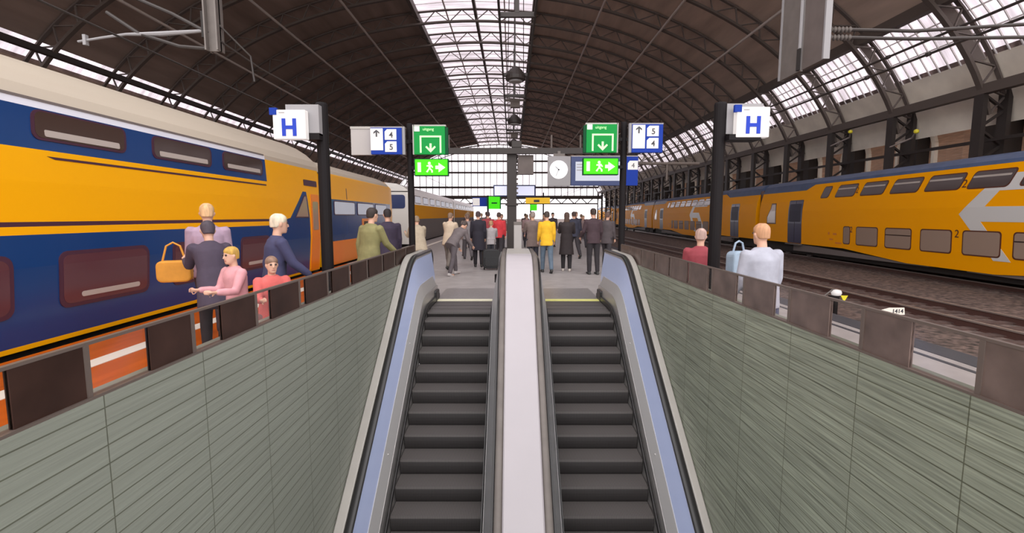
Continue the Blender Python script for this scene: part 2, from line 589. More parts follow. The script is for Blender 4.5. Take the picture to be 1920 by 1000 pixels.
# skylight glazing bars: across the ridge
b = MB()
y = RY0 + 0.6
bars = MB()
while y < RY1:
    pts = [(XC + d, y, ell(d, OA, OB) - 0.05) for d in (-4.7, -2.4, 0, 2.4, 4.7)]
    for i in range(4):
        bars.bar(pts[i], pts[i + 1], 0.04, 0.05)
    y += PITCHY / 4
struct(bars.build('window_1_frame', M_STEEL_WHITE))
bars = MB()
y = RY0 + 0.3
k = 0
while y < RY1:
    pts = [(XC + d, y, ell(d, OA, OB) - 0.04) for d in (21.7, 22.6, 23.6)]
    for i in range(2):
        bars.bar(pts[i], pts[i + 1], 0.045, 0.06)
    y += PITCHY / 9
for d in (22.3, 22.95):
    bars.bar((XC + d, RY0, ell(d, OA, OB) - 0.04), (XC + d, RY1, ell(d, OA, OB) - 0.04), 0.05, 0.05)
struct(bars.build('window_2_frame', M_STEEL_WHITE))
# light grey band beside each rib in the right glazing
for y in RIBS[1:]:
    pts = [(XC + d, y + 0.55, ell(d, OA, OB) - 0.09) for d in (21.7, 22.4, 23.0, 23.6)]
    bb = MB()
    for i in range(3):
        bb.bar(pts[i], pts[i + 1], 0.55, 0.05, up=(1, 0, 0.4))
    struct(bb.build('window_2_post', M_STEEL_LIGHT))

# right side wall with its piers
struct(MB().box(23.2, 23.8, 2, 118, -1, 9.3).build('wall_far_right', M_BRICK))
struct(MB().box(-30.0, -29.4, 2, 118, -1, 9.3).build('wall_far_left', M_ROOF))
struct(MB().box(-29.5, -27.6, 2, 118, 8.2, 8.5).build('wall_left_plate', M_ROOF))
struct(MB().box(21.6, 23.3, 2, 118, 8.25, 8.45).build('wall_right_plate', M_BEIGE))


def pier_mesh():
    r = MB()
    xi, xo = 20.28, 21.35
    r.box(xi - 0.10, xi + 0.10, -0.22, 0.22, -1, 7.0)
    r.box(xo - 0.10, xo + 0.10, -0.22, 0.22, -1, 8.4)
    z, s = -0.6, 0
    while z < 6.6:
        a, c = (xi, xo) if s % 2 == 0 else (xo, xi)
        r.bar((a, 0, z), (c, 0, z + 0.75), 0.12, 0.09)
        z += 0.75
        s += 1
    return r


pier0 = struct(pier_mesh().build('wall_pier', M_STEEL_DARK))
pier0.location.y = RIBS[0]
buttress0 = struct(MB().box(22.5, 23.25, 0.9, 2.1, -1, 7.6).build('wall_buttress', M_STEEL_DARK))
buttress0.location.y = RIBS[0]
arch0 = MB()
for i in range(12):
    t0, t1 = pi * i / 12, pi * (i + 1) / 12
    arch0.bar((23.12, 1.55 - 2.45 + 1.25 * cos(t0), 5.2 + 1.5 * sin(t0)), (23.12, 1.55 - 2.45 + 1.25 * cos(t1), 5.2 + 1.5 * sin(t1)), 0.25, 0.2, up=(1, 0, 0))
arch0.box(23.0, 23.22, -2.25, -2.05, 2.0, 5.2)
arch0.box(23.0, 23.22, 0.25, 0.45, 2.0, 5.2)
arch0.box(23.0, 23.22, -2.4, 0.6, 4.2, 4.45)
arch0 = struct(arch0.build('wall_arch', M_BEIGE))
arch0.location.y = RIBS[0] + 2.6
for y in RIBS[1:]:
    for o, dy in ((pier0, 0), (buttress0, 0), (arch0, 2.6)):
        c = o.copy()
        c.location.y = y + dy
        COL.objects.link(c)
# side rails along the right wall, behind the train
long_bar('wall_rail', 20.9, 4.9, 0.12, 0.14, M_STEEL_DARK, 4, 114)

# end screen of the hall
N = 36
ye = RY1 - 0.5
b = MB()
poly = [(XC + OA * 0.985 * cos(pi * (0.03 + 0.94 * i / N)), ZC + OB * sin(pi * (0.03 + 0.94 * i / N)) * 0.985) for i in range(N + 1)]
poly = [p for p in poly if p[1] > 5.9]
poly = [(poly[0][0], 5.9)] + poly + [(poly[-1][0], 5.9)]
b.prism(poly, lambda x, z: (x, ye, z), lambda x, z: (x, ye + 0.03, z))
struct(b.build('window_4', M_ENDGLASS))
b = MB()
x = -26
while x < 20:
    zt = ell(min(24.6, abs(x - XC)), OA * .98, OB * .98)
    if zt > 6.2:
        b.box(x - 0.07, x + 0.07, ye - 0.16, ye - 0.02, 5.9, zt)
    x += 1.5
for z, h in ((5.9, 0.8), (8.2, 0.45), (11.6, 0.4), (14.2, 0.4)):
    hw = (OA * .98) * sqrt(max(0.02, 1 - ((max(z, ZC) - ZC) / (OB * .98)) ** 2))
    b.box(XC - hw, XC + hw, ye - 0.25, ye - 0.05, z - h / 2, z + h / 2)
struct(b.build('window_4_frame', M_STEEL_ROOF))
# lattice girder under the end screen
b = MB()
for z in (4.4, 5.8):
    b.box(-26, 20, ye - 1.0, ye - 0.7, z - 0.15, z + 0.15)
x = -26.0
s = 0
while x < 19:
    b.bar((x, ye - 0.85, 4.4 if s % 2 else 5.8), (x + 1.5, ye - 0.85, 5.8 if s % 2 else 4.4), 0.22, 0.2)
    x += 1.5
    s += 1
struct(b.build('end_lattice_beam', M_STEEL_ROOF))

# ---------------------------------------------------------------- escalators
SL = 0.75


def nose(y):
    if y < 7.4:
        return -0.69 - SL * (6.82 - y)
    if y > 8.08:
        return 0.0
    t = y - 7.4
    return -0.255 + SL * t - SL * t * t / (2 * 0.68)


def path(y0=2.6, y1=9.5):
    ys = [y0, 7.4, 7.5, 7.6, 7.7, 7.8, 7.9, 8.0, 8.08]
    ys = [v for v in ys if v < y1] + [y1]
    return [(y, nose(y)) for y in ys]


PITCH_STEP = 0.27


def step_mesh(x0, x1, y, last):
    r = MB()
    z = nose(y)
    zb = nose(y - PITCH_STEP)
    y1 = y + PITCH_STEP + 0.03
    # tread
    r.box(x0, x1, y + 0.008, y1, z - 0.03, z, 0)
    # curved riser below the nosing
    k = 5
    pts = []
    for i in range(k + 1):
        t = i / k
        pts.append((y + 0.008 + 0.035 * (t * t), z - 0.004 - t * max(0.02, z - zb + 0.01)))
    vs = []
    for yy, zz in pts:
        vs += [(x0, yy, zz), (x1, yy, zz), (x0, yy + 0.02, zz), (x1, yy + 0.02, zz)]
    fs = []
    for i in range(k):
        o = 4 * i
        fs += [(o, o + 1, o + 5, o + 4), (o + 2, o + 6, o + 7, o + 3), (o, o + 4, o + 6, o + 2), (o + 1, o + 3, o + 7, o + 5)]
    fs += [(0, 2, 3, 1), (4 * k, 4 * k + 1, 4 * k + 3, 4 * k + 2)]
    r.add(vs, fs, 1)
    return r


def escalator(x0, x1, outer, label, line_mat, line_label):
    """x0..x1 are the step edges; outer = -1 if the tall blue balustrade is at x0, +1 if at x1"""
    root = empty('escalator', ((x0 + x1) / 2, 9.0, 0), label=label, cat='escalator', group='escalators up to the platform')
    ox, oy = (x0 + x1) / 2, 9.0

    def fin(mb, name, m, smooth=False, bevel=0):
        mb.v = [(v[0] - ox, v[1] - oy, v[2]) for v in mb.v]
        return mb.build(name, m, root, smooth, bevel)
    y = 6.588 - PITCH_STEP * 13
    while y < 8.85:
        fin(step_mesh(x0 + 0.006, x1 - 0.006, y, False), 'step', [M_TREAD, M_RISER])
        y += PITCH_STEP
    # comb line and landing plate
    r = MB().box(x0, x1, 8.94, 9.10, -0.02, 0.012)
    o = fin(r, 'comb_edge', line_mat)
    o['label'] = line_label
    fin(MB().box(x0 - 0.02, x1 + 0.02, 9.10, 10.5, -0.02, 0.008), 'landing_plate', M_COMB)
    xo = x0 if outer < 0 else x1
    s = outer

    def X(d):
        return xo + s * d
    P = path()
    # outer side: skirt, inner deck, blue panel, handrail, cladding
    fin(MB().sweep(path(y1=9.3), [(X(0), -0.25), (X(0.03), 0.26), (X(0.045), 0.26), (X(0.045), -0.25)]), 'skirt_panel', M_SKIRT)
    fin(MB().sweep(path(y1=9.3), [(X(0.002), 0.0), (X(0.0), 0.10), (X(-0.012), 0.10), (X(-0.012), 0.02)]), 'skirt_brush', M_RUBBER)
    fin(MB().sweep(path(y1=9.2), [(X(0.035), 0.27), (X(0.11), 0.44), (X(0.16), 0.44), (X(0.16), 0.2), (X(0.05), 0.2)]), 'inner_deck', M_DECK)
    r = MB()
    r.sweep(path(y1=9.5), [(X(0.115), 0.42), (X(0.175), 0.885), (X(0.19), 0.885), (X(0.13), 0.42)])
    r.box(min(X(0.115), X(0.15)), max(X(0.115), X(0.15)), 9.2, 9.5, 0.16, 0.43)
    fin(r, 'side_panel', M_BLUEPANEL)
    prof = [(X(0.20 + 0.042 * cos(a)), 0.925 + 0.030 * sin(a)) for a in [2 * pi * i / 12 for i in range(12)]]
    hp = path(y1=9.45)
    r = MB().sweep(hp, prof)
    # the handrail turns down round the newel
    pts = [(X(0.20), 9.45 + 0.22 * sin(a), 0.705 + 0.22 * cos(a)) for a in [pi * i / 8 for i in range(9)]]
    r.tube(pts, 0.036, 10)
    fin(r, 'handrail', M_RUBBER, smooth=True)
    r = MB().sweep(path(y1=9.42), [(X(0.168), 0.878), (X(0.165), 0.905), (X(0.235), 0.905), (X(0.235), 0.878)])
    fin(r, 'handrail_track', M_SKIRT)
    wall = abs((WL if s < 0 else WR) - xo) - 0.004
    r = MB().sweep(path(y1=9.2), [(X(0.25), 0.90), (X(0.25), 0.935), (X(0.265), 0.95), (X(wall - 0.012), 0.95), (X(wall), 0.935), (X(wall), -0.3), (X(wall - 0.02), -0.3), (X(wall - 0.02), 0.90)])
    fin(r, 'outer_cladding', M_CLAD)
    # screws in the inner deck
    for yy in (5.55, 6.9):
        r = MB().lathe([(0.012, 0), (0.012, 0.01), (0.006, 0.014)], 10)
        o = r.build('deck_bolt', M_SKIRT, root)
        o.location = (X(0.075) - ox, yy - oy, nose(yy) + 0.36)
    # inner side, next to the white divider
    xi = x1 if outer < 0 else x0
    t = -outer

    def XI(d):
        return xi + t * d
    fin(MB().sweep(path(y1=9.3), [(XI(0), -0.25), (XI(0.02), 0.22), (XI(0.035), 0.22), (XI(0.035), -0.25)]), 'skirt_panel', M_DECK)
    fin(MB().sweep(path(y1=9.3), [(XI(0.002), 0.0), (XI(0.0), 0.08), (XI(-0.012), 0.08), (XI(-0.012), 0.02)]), 'skirt_brush', M_RUBBER)
    fin(MB().sweep(path(y1=9.4), [(XI(0.024), 0.225), (XI(0.13), 0.86), (XI(0.15), 0.86), (XI(0.045), 0.2)]), 'inner_panel', M_DECK)
    fin(MB().sweep(path(y1=9.4), [(XI(0.125), 0.865), (XI(0.125), 0.90), (XI(0.150), 0.905), (XI(0.150), 0.865)]), 'panel_trim', M_RUBBER)
    prof = [(XI(0.20 + 0.042 * cos(a)), 0.930 + 0.030 * sin(a)) for a in [2 * pi * i / 12 for i in range(12)]]
    r = MB().sweep(path(y1=9.45), prof)
    pts = [(XI(0.20), 9.45 + 0.22 * sin(a), 0.71 + 0.22 * cos(a)) for a in [pi * i / 8 for i in range(9)]]
    r.tube(pts, 0.036, 10)
    o = fin(r, 'handrail', M_CATGREY, smooth=True)
    # corner block at the end of the skirts
    fin(MB().box(min(X(-0.02), X(0.05)), max(X(-0.02), X(0.05)), 8.86, 9.2, 0.0, 0.2), 'skirt_end', M_RUBBER, bevel=0.02)
    # emergency stop box on the newel
    r = MB().box(min(XI(0.005), XI(0.06)), max(XI(0.005), XI(0.06)), 9.3, 9.42, 0.30, 0.46)
    fin(r, 'stop_box', M_BLACK, bevel=0.01)
    return root


escalator(-1.425, -0.345, -1, 'left escalator beside the plain pale green tiled wall', M_PALELINE, 'pale cream comb edge at the top step')
escalator(0.575, 1.66, 1, 'right escalator beside the streaky green tiled wall', M_YELLOWLINE, 'yellow comb edge at the top step')

# white divider between the two escalators
xl, xr = -0.345 + 0.245, 0.575 - 0.245
root = empty('escalator_divider', ((xl + xr) / 2, 9.0, 0), label='long white sloping cladding strip between the two escalators', cat='divider')
ox = (xl + xr) / 2


def fin(mb, name, m, smooth=False, bevel=0):
    mb.v = [(v[0] - ox, v[1] - 9.0, v[2]) for v in mb.v]
    return mb.build(name, m, root, smooth, bevel)


fin(MB().sweep(path(y1=8.2), [(xl, 0.90), (xl, 0.94), (xl + 0.015, 0.955), (xr - 0.015, 0.955), (xr, 0.94), (xr, 0.90)]), 'top_strip', M_WHITEDECK)
fin(MB().box(xl, xr, 8.2, 9.5, 0.90, 0.957), 'end_cap', M_CLAD, bevel=0.01)
fin(MB().sweep(path(y1=9.4), [(xl + 0.03, 0.90), (xl + 0.03, -0.6), (xr - 0.03, -0.6), (xr - 0.03, 0.90)]), 'core', M_DECK)
fin(MB().box(xl + 0.02, xr - 0.02, 9.4, 9.46, 0.0, 0.93), 'end_plate', M_SKIRT)
fin(MB().sweep(path(y1=9.0), [(xl - 0.002, 0.90), (xl - 0.002, 0.93), (xl, 0.945), (xl, 0.90)]), 'edge_trim', M_SKIRT)
fin(MB().sweep(path(y1=9.0), [(xr, 0.90), (xr, 0.945), (xr + 0.002, 0.93), (xr + 0.002, 0.90)]), 'edge_trim', M_SKIRT)

# ---------------------------------------------------------------- glass and bronze parapets on the well walls


def parapet(x, side, panels, mt_panel, label):
    root = empty('parapet', (x, 0, WTOP), label=label, cat='parapet', group='parapets around the escalator well')
    t = 0.02
    H = 0.235 if side < 0 else 0.25
    MB().box(-0.022, 0.022, -1.9, 8.85, 0.0, 0.012).build('base_rail', M_BRONZE_TRIM, root)
    MB().box(-0.012, 0.012, -1.9, 8.85, H, H + 0.014).build('top_rail', M_BRONZE_TRIM, root)
    prev = -1.9
    for p0, p1 in panels:
        MB().box(-t / 2, t / 2, p0, p1, 0.012, H).build('bronze_panel', mt_panel, root)
        if p0 - prev > 0.04:
            MB().box(-0.005, 0.005, prev, p0, 0.012, H).build('glass_pane', M_PANE, root)
        MB().box(-0.016, 0.016, p1 - 0.006, p1 + 0.018, 0.012, H).build('post', M_BRONZE_TRIM, root)
        prev = p1 + 0.018
    return root


pl = [(0.30, 0.64), (0.98, 1.32), (1.66, 1.965), (2.325, 2.64), (2.92, 3.31), (3.53, 4.0), (4.14, 4.62), (4.76, 5.25), (5.36, 5.9), (6.0, 6.6), (6.7, 7.3), (7.4, 8.1), (8.2, 8.84)]
parapet(-1.805, -1, pl, M_BRONZE, 'bronze and glass parapet on the left tiled wall beside the moving train')
pr = [(0.30, 0.66), (0.98, 1.35), (1.67, 2.0), (2.375, 2.70), (3.0, 3.43), (3.65, 4.12), (4.28, 4.78), (4.92, 5.4), (5.5, 6.05), (6.15, 6.7), (6.8, 7.4), (7.5, 8.1), (8.2, 8.84)]
parapet(2.025, 1, pr, M_BRONZE_R, 'brown parapet on the right tiled wall overlooking the tracks')

# ---------------------------------------------------------------- tracks
TK = 50 / 900
TN = sqrt(1 + TK * TK)
YAW = -atan(TK)


def track(cx, y0, y1, yaw=0.0):
    root = struct(empty('track', (cx, 0, 0), yaw))
    for s in (-1, 1):
        x = s * 0.72
        r = MB()
        r.box(x - 0.07, x + 0.07, y0, y1, -0.95, -0.93, 0)
        r.box(x - 0.012, x + 0.012, y0, y1, -0.93, -0.80, 0)
        r.box(x - 0.036, x + 0.036, y0, y1, -0.80, -0.765, 1)
        struct(r.build('rail', [M_RAIL, M_RAILTOP], root))
    r = MB()
    y = y0
    while y < min(y1, 75):
        r.box(-1.3, 1.3, y, y + 0.26, -0.99, -0.915)
        y += 0.62
    struct(r.build('sleepers', M_SLEEPER, root))


track(6.95, -5, 110, 0)
track(10.95, -5, 110, -0.02)
track(16.62, -5, 110, YAW)
track(-7.0, -20, 110, 0)

# ---------------------------------------------------------------- the right-hand double-deck train


class Side:
    """the visible side of a coach: z -> inset from the widest plane, facing s*x"""

    def __init__(self, prof, s):
        self.p, self.s = prof, s

    def inset(self, z):
        p = self.p
        if z <= p[0][0]:
            return p[0][1]
        for (z0, x0), (z1, x1) in zip(p, p[1:]):
            if z <= z1:
                return x0 + (x1 - x0) * (z - z0) / (z1 - z0)
        return p[-1][1]

    def at(self, u, z, out=0.0):
        return (-self.s * (self.inset(z) - out) if self.s > 0 else (self.inset(z) - out), u, z)

    def plate(self, poly, out, inn=-0.01, mb=None, mi=0):
        mb = mb or MB()
        # cut the outline at the profile's knots so the plate follows the side
        bm = bmesh.new()
        f = bm.faces.new([bm.verts.new((u, z, 0)) for u, z in poly])
        for z, _ in self.p[1:-1]:
            bmesh.ops.bisect_plane(bm, geom=bm.verts[:] + bm.edges[:] + bm.faces[:], plane_co=(0, z, 0), plane_no=(0, 1, 0))
        bmesh.ops.triangulate(bm, faces=bm.faces[:], ngon_method='EAR_CLIP')
        r = bmesh.ops.extrude_face_region(bm, geom=bm.faces[:])
        top = {v for v in r['geom'] if isinstance(v, bmesh.types.BMVert)}
        bm.verts.index_update()
        vs = [self.at(v.co.x, v.co.y, out if v in top else inn) for v in bm.verts]
        fs = [tuple(v.index for v in f.verts) for f in bm.faces]
        bm.free()
        return mb.add(vs, fs, mi)


RP = [(-0.45, 0.10), (0.0, 0.05), (1.15, 0.0), (1.9, 0.0), (2.45, 0.06), (3.3, 0.27)]
RS = Side(RP, -1)
W2 = 2.75   # width of the coach
LEN = 30.7


def bottom(u):
    d = min(u, LEN - u)
    if d < 9.2:
        return -0.02
    if d < 13.4:
        return -0.02 - 0.34 * (d - 9.2) / 4.2
    return -0.36


def right_coach(label):
    root = empty('double_deck_coach', (0, 0, 0), YAW, label, 'train coach', 'yellow double-deck coaches on the right')
    us = [0, 5.3, 6.1, 9.2, 13.4, LEN - 13.4, LEN - 9.2, LEN - 6.1, LEN - 5.3, LEN]
    rings = []
    for u in us:
        zb = bottom(u)
        low = 3.06 if min(u, LEN - u) <= 5.31 else 3.34
        zs = [zb, 0.3, 1.15, 1.9, 2.45, low]
        ring = [(RS.inset(z), u, z) for z in zs] + [(W2 - RS.inset(z), u, z) for z in zs[::-1]]
        rings.append(ring)
    MB().loft(rings).build('body', M_TYELLOW, root)
    rings = []
    for u in us:
        end = min(u, LEN - u) <= 5.31
        low = 3.06 if end else 3.34
        pts = [(RS.inset(low) - 0.004, low), (0.36 if end else 0.36, 3.48), (0.58, 3.66), (0.95, 3.76), (W2 / 2, 3.80)]
        ring = [(x, u, z) for x, z in pts] + [(W2 - x, u, z) for x, z in pts[-2::-1]]
        rings.append(ring)
    MB().loft(rings).build('roof', M_TBLUE_ROOF, root)
    # windows: coach coordinate = side coordinate - 2.6
    up = [(25.57, 26.3), (23.5, 25.03), (21.51, 23.08), (19.55, 21.13), (17.6, 19.24), (15.76, 17.33), (13.9, 15.43), (12.05, 13.55), (10.1, 11.6)]
    for i, (a, c) in enumerate(up):
        sh = -0.3
        fr = RS.plate(rrect(a - 2.6, c - 2.6, 2.54, 3.17, 0.13, sh), 0.012).build('window', M_TGASKET, root)
        RS.plate(rrect(a - 2.56, c - 2.64, 2.58, 3.13, 0.11, sh), 0.017, 0.0).build('pane', M_TWINDOW, fr)
        if i:
            RS.plate(rrect(a - 2.50, c - 2.68, 2.93, 3.0, 0.02, sh), 0.021, 0.0).build('blind', M_TBLIND, fr)
    lo = [(23.53, 24.07, 0), (21.6, 23.09, 0), (19.64, 21.16, 1), (17.71, 19.19, 0), (15.81, 17.27, 0), (13.9, 15.41, 1), (12.0, 13.5, 0), (10.1, 11.6, 0)]
    for a, c, bar in lo:
        r = 0.12
        fr = RS.plate(rrect(a - 2.6, c - 2.6, 0.20, 1.09, r), 0.012).build('window', M_TGASKET, root)
        RS.plate(rrect(a - 2.555, c - 2.645, 0.245, 1.045, r - 0.02), 0.017, 0.0).build('pane', M_TWINDOW_BR, fr)
        if bar:
            RS.plate(rrect(a - 2.555, c - 2.645, 0.76, 0.80, 0.015), 0.022, 0.0).build('crossbar', M_TWINDOW, fr)
    for a, c in ((27.92 - 2.6, 29.45 - 2.6), (2.9, 4.45)):
        d = RS.plate(rrect(a, c, 0.0, 2.52, 0.08), 0.014).build('door', M_TDOOR, root)
        RS.plate(rrect(a + 0.12, c - 0.12, 1.25, 2.3, 0.08), 0.019, 0.0).build('door_window', M_TDOORGLASS, d)
        RS.plate(rrect((a + c) / 2 - 0.015, (a + c) / 2 + 0.015, 0.05, 2.48, 0.01), 0.018, 0.0).build('door_gap', M_UNDER, d)
        MB().box(-0.10, 0.1, a - 0.02, c + 0.02, -0.10, -0.03).build('door_step', M_CATGREY, d)
    fr = RS.plate([(28.35, 1.08), (29.55, 1.08), (29.6, 1.5), (29.15, 2.05), (29.1, 2.4), (28.5, 2.4), (28.42, 2.0)], 0.012).build('window', M_TGASKET, root)
    RS.plate([(28.42, 1.14), (29.48, 1.14), (29.52, 1.5), (29.07, 2.03), (29.02, 2.33), (28.56, 2.33), (28.48, 2.0)], 0.017, 0.0).build('pane', M_TWINDOW_BR, fr)
    # end gangway bellows
    MB().box(0.25, W2 - 0.25, LEN, LEN + 0.52, -0.2, 3.3).build('gangway', M_TGASKET, root)
    # class numerals
    for u, z, s in ((23.42, 2.82, 0.42), (17.52, 2.74, 0.42), (23.44, 0.92, 0.40), (17.5, 0.94, 0.40)):
        ang = atan2(0.21, 0.85) if z > 2 else 0
        x, _, _ = RS.at(0, z, 0.015)
        o = text('numeral', '2', s, (x, u - 2.6, z), M_TGASKET, root, (pi / 2 - 0 * ang, 0, -pi / 2), 0.002)
        o.rotation_euler = (pi / 2 - ang, 0, -pi / 2)
    # small service lettering by the door
    r = MB()
    for u, z, w, h in ((23.9, 0.62, .12, .12), (24.6, 0.62, .3, .1), (25.2, 0.62, .12, .14), (24.9, 0.35, .3, .08), (24.2, 0.18, .5, .08)):
        RS.plate(rrect(u - 2.6, u - 2.6 + w, z, z + h, 0.02), 0.012, 0.0, r)
    r.build('service_marks', M_TORANGE, root)
    # the operator's white arrows, painted on the side
    o = -2.6
    mk = MB()
    A = [(17.5, 1.66), (16.62, 2.58), (16.15, 3.0), (12.6, 3.0), (12.6, 2.44), (16.1, 2.44), (16.52, 1.92), (14.7, 1.90), (13.4, 0.62), (12.9, 0.62), (12.9, 0.10), (13.6, 0.10), (15.1, 1.40), (16.62, 1.40), (15.75, 0.45), (15.45, 0.10), (16.05, 0.10), (16.9, 1.02)]
    RS.plate([(u + o, z) for u, z in A], 0.008, 0.0, mk)
    m2 = mk.build('arrow_logo', M_WHITEPAINT, root)
    m2['label'] = 'large white arrow emblem painted between the windows'
    # underframe and bogies
    r = MB()
    r.box(0.35, W2 - 0.35, 0.5, LEN - 0.5, -0.62, 0.0)
    r.build('underframe', M_UNDER, root)
    r = MB()
    for a, c in ((LEN - 14.5, LEN - 4.4), (14.5, 4.4)):
        r.prism([(a, -0.40), (c, -0.46), (c, -0.03), (a, -0.34)], lambda p, z: (0.13, p, z), lambda p, z: (0.7, p, z))
    r.build('skirt', M_UNDERGREY, root)
    for u in (4.2, LEN - 4.2):
        bg = MB().box(0.28, 0.5, u - 1.7, u + 1.7, -0.55, -0.28).build('bogie', M_UNDER, root)
        for du in (-1.2, 1.2):
            MB().lathe([(0.44, 0), (0.46, 0.03), (0.44, 0.13), (0.1, 0.14)], 20, (0.52, u + du, -0.33), 'X').build('wheel', M_UNDERGREY, bg)
    return root


rc = right_coach('nearest yellow double-deck coach at right, with the white arrow emblem and large windows')
ord_l = ['second yellow double-deck coach at right, seen beyond the dark gangway gap',
         'third yellow double-deck coach at right, small in the distance behind the black sign post',
         'farthest yellow double-deck coach at right, just above the crowd']
base = Vector((15.2, 0, 0))
dirv = Vector((TK, 1, 0)) / TN
rc.location = base + dirv * 2.6
for i, l in enumerate(ord_l):
    c = copy_tree(rc)
    c.location = base + dirv * (2.6 + 31.25 * (i + 1))
    c['label'] = l

# ---------------------------------------------------------------- the left-hand train
LX = -5.6
W1 = 2.75


def left_body(root, us, prof, mats, roofprof, roofmat, name='body', cap=0):
    """prof: [(z, inset, material index above)]"""
    n = len(prof)
    vs, fs, mi = [], [], []
    for u in us:
        for z, i, _ in prof:
            vs.append((-i, u, z))
        for z, i, _ in prof[::-1]:
            vs.append((-W1 + i, u, z))
    k = 2 * n
    b = MB()
    b.v = vs
    for a in range(len(us) - 1):
        for j in range(k):
            q = (a * k + j, a * k + (j + 1) % k, (a + 1) * k + (j + 1) % k, (a + 1) * k + j)
            b.f.append(list(q))
            b.m.append(prof[j][2] if j < n - 1 else (prof[2 * n - 2 - j][2] if j < 2 * n - 1 and j > n - 1 else 0))
    b.f += [list(range(k))[::-1], [(len(us) - 1) * k + j for j in range(k)]]
    b.m += [cap, cap]
    o = b.build(name, mats, root)
    rings = []
    for u in us:
        rings.append([(-i, u, z) for z, i in roofprof] + [(-W1 + i, u, z) for z, i in roofprof[-2::-1]])
    MB().loft(rings).build('roof', roofmat, root)
    return o


ROOFP = [(2.98, 0.05), (3.14, 0.13), (3.34, 0.34), (3.52, 0.62), (3.66, 0.95), (3.72, W1 / 2)]
LP = [(0.04, 0.08), (1.0, 0.0), (2.0, 0.0), (2.4, 0.02), (2.98, 0.05)]
LS = Side(LP, 1)


def underparts(root, u0, u1):
    MB().box(-W1 + 0.35, -0.3, u0 + 0.4, u1 - 0.4, -0.6, 0.02).build('underframe', M_UNDER, root)
    for u in (u0 + 3.0, u1 - 3.0):
        bg = MB().box(-0.5, -0.3, u - 1.4, u + 1.4, -0.6, -0.3).build('bogie', M_UNDER, root)
        for du in (-1.1, 1.1):
            MB().lathe([(0.44, 0), (0.46, 0.03), (0.44, 0.13), (0.1, 0.14)], 20, (-0.65, u + du, -0.33), 'X').build('wheel', M_UNDERGREY, bg)


# coach with blue bands
root = empty('double_deck_coach', (LX, -8.0, 0), 0, 'large blue and yellow double-deck coach passing close by on the left', 'train coach', 'coaches of the trains on the left')
o = -(-8.0)
prof = [(0.04, 0.08, 0), (0.10, 0.075, 1), (1.0, 0.0, 1), (1.38, 0.0, 0), (1.475, 0.0, 2), (1.53, 0.0, 0), (2.0, 0.0, 0), (2.385, 0.02, 1), (2.875, 0.045, 3), (2.97, 0.05, 3)]
left_body(root, [0, 11.15 + o], prof, [M_TYELLOW_L, M_TBLUE, M_TLINE, M_TGUTTER], ROOFP, M_TROOF)
prof2 = [(0.04, 0.08, 0), (1.0, 0.0, 0), (1.38, 0.0, 0), (1.475, 0.0, 0), (2.0, 0.0, 0), (2.385, 0.02, 0), (2.885, 0.045, 1), (2.98, 0.05, 1)]
left_body(root, [11.15 + o, 14.1 + o], prof2, [M_TYELLOW_L, M_TROOF], ROOFP, M_TROOF, 'end_body')
for a, c in ((5.76, 7.15), (7.66, 9.15), (9.5, 11.0), (3.7, 5.2), (1.7, 3.2), (-0.3, 1.2)):
    fr = LS.plate(rrect(a + o, c + o, 2.50, 2.86, 0.10, 0.1), 0.012).build('window', M_TLINE, root)
    LS.plate(rrect(a + 0.04 + o, c - 0.04 + o, 2.53, 2.84, 0.08, 0.1), 0.016, 0.0).build('pane', M_TWINDOW_DB if a < 7 else M_TWINDOW, fr)
    if a > 5:
        LS.plate(rrect(a + 0.14 + o, c - 0.14 + o, 2.55, 2.63, 0.02), 0.020, 0.0).build('blind', M_TBLIND, fr)
for a, c in ((5.9, 7.38), (7.9, 9.38), (9.9, 11.1), (3.95, 5.35), (2.0, 3.4), (0.0, 1.4)):
    fr = LS.plate(rrect(a + o, c + o, 0.44, 1.16, 0.12), 0.012).build('window', M_TLINE, root)
    LS.plate(rrect(a + 0.05 + o, c - 0.05 + o, 0.49, 1.11, 0.10), 0.016, 0.0).build('pane', M_TWINDOW_MAR, fr)
    LS.plate(rrect(a + 0.3 + o, c - 0.2 + o, 0.55, 0.62, 0.03), 0.020, 0.0).build('table_edge', M_TBLIND, fr)
LS.plate([(6.0 + o, 2.285), (11.1 + o, 2.285), (11.1 + o, 2.315), (5.9 + o, 2.315)], 0.006, 0.0).build('stripe', M_TLINE, root)
LS.plate([(-6.0 + o, 2.96), (11.1 + o, 2.96), (11.1 + o, 2.99), (-6.0 + o, 2.99)], 0.01, 0.0).build('gutter_seam', M_UNDERGREY, root)
# sloping navy flash and vestibule at the far end of that coach
LS.plate([(11.14 + o, 0.10), (13.35 + o, 0.10), (13.35 + o, 1.55), (13.2 + o, 2.25), (13.0 + o, 2.25), (12.2 + o, 1.55), (11.14 + o, 1.40)], 0.008, 0.0).build('end_flash', M_TBLUE, root)
fr = LS.plate([(12.45 + o, 1.55), (13.28 + o, 1.55), (13.16 + o, 2.15), (13.04 + o, 2.15)], 0.014).build('window', M_TLINE, root)
LS.plate([(12.52 + o, 1.58), (13.24 + o, 1.58), (13.14 + o, 2.12), (13.06 + o, 2.12)], 0.018, 0.0).build('pane', M_TWINDOW_BR, fr)
d = LS.plate(rrect(13.45 + o, 14.02 + o, 0.06, 2.2, 0.05), 0.014).build('door', M_TORANGE, root)
LS.plate(rrect(13.55 + o, 13.92 + o, 1.2, 2.0, 0.05), 0.019, 0.0).build('door_window', M_TWINDOW_BR, d)
LS.plate(rrect(13.1 + o, 13.95 + o, 2.42, 2.58, 0.03), 0.014).build('destination_display', M_TLINE, root)
MB().box(-W1 + 0.3, -0.3, 14.1 + o, 14.55 + o, -0.1, 2.9).build('gangway', M_UNDER, root)
underparts(root, 0, 14.1 + o)

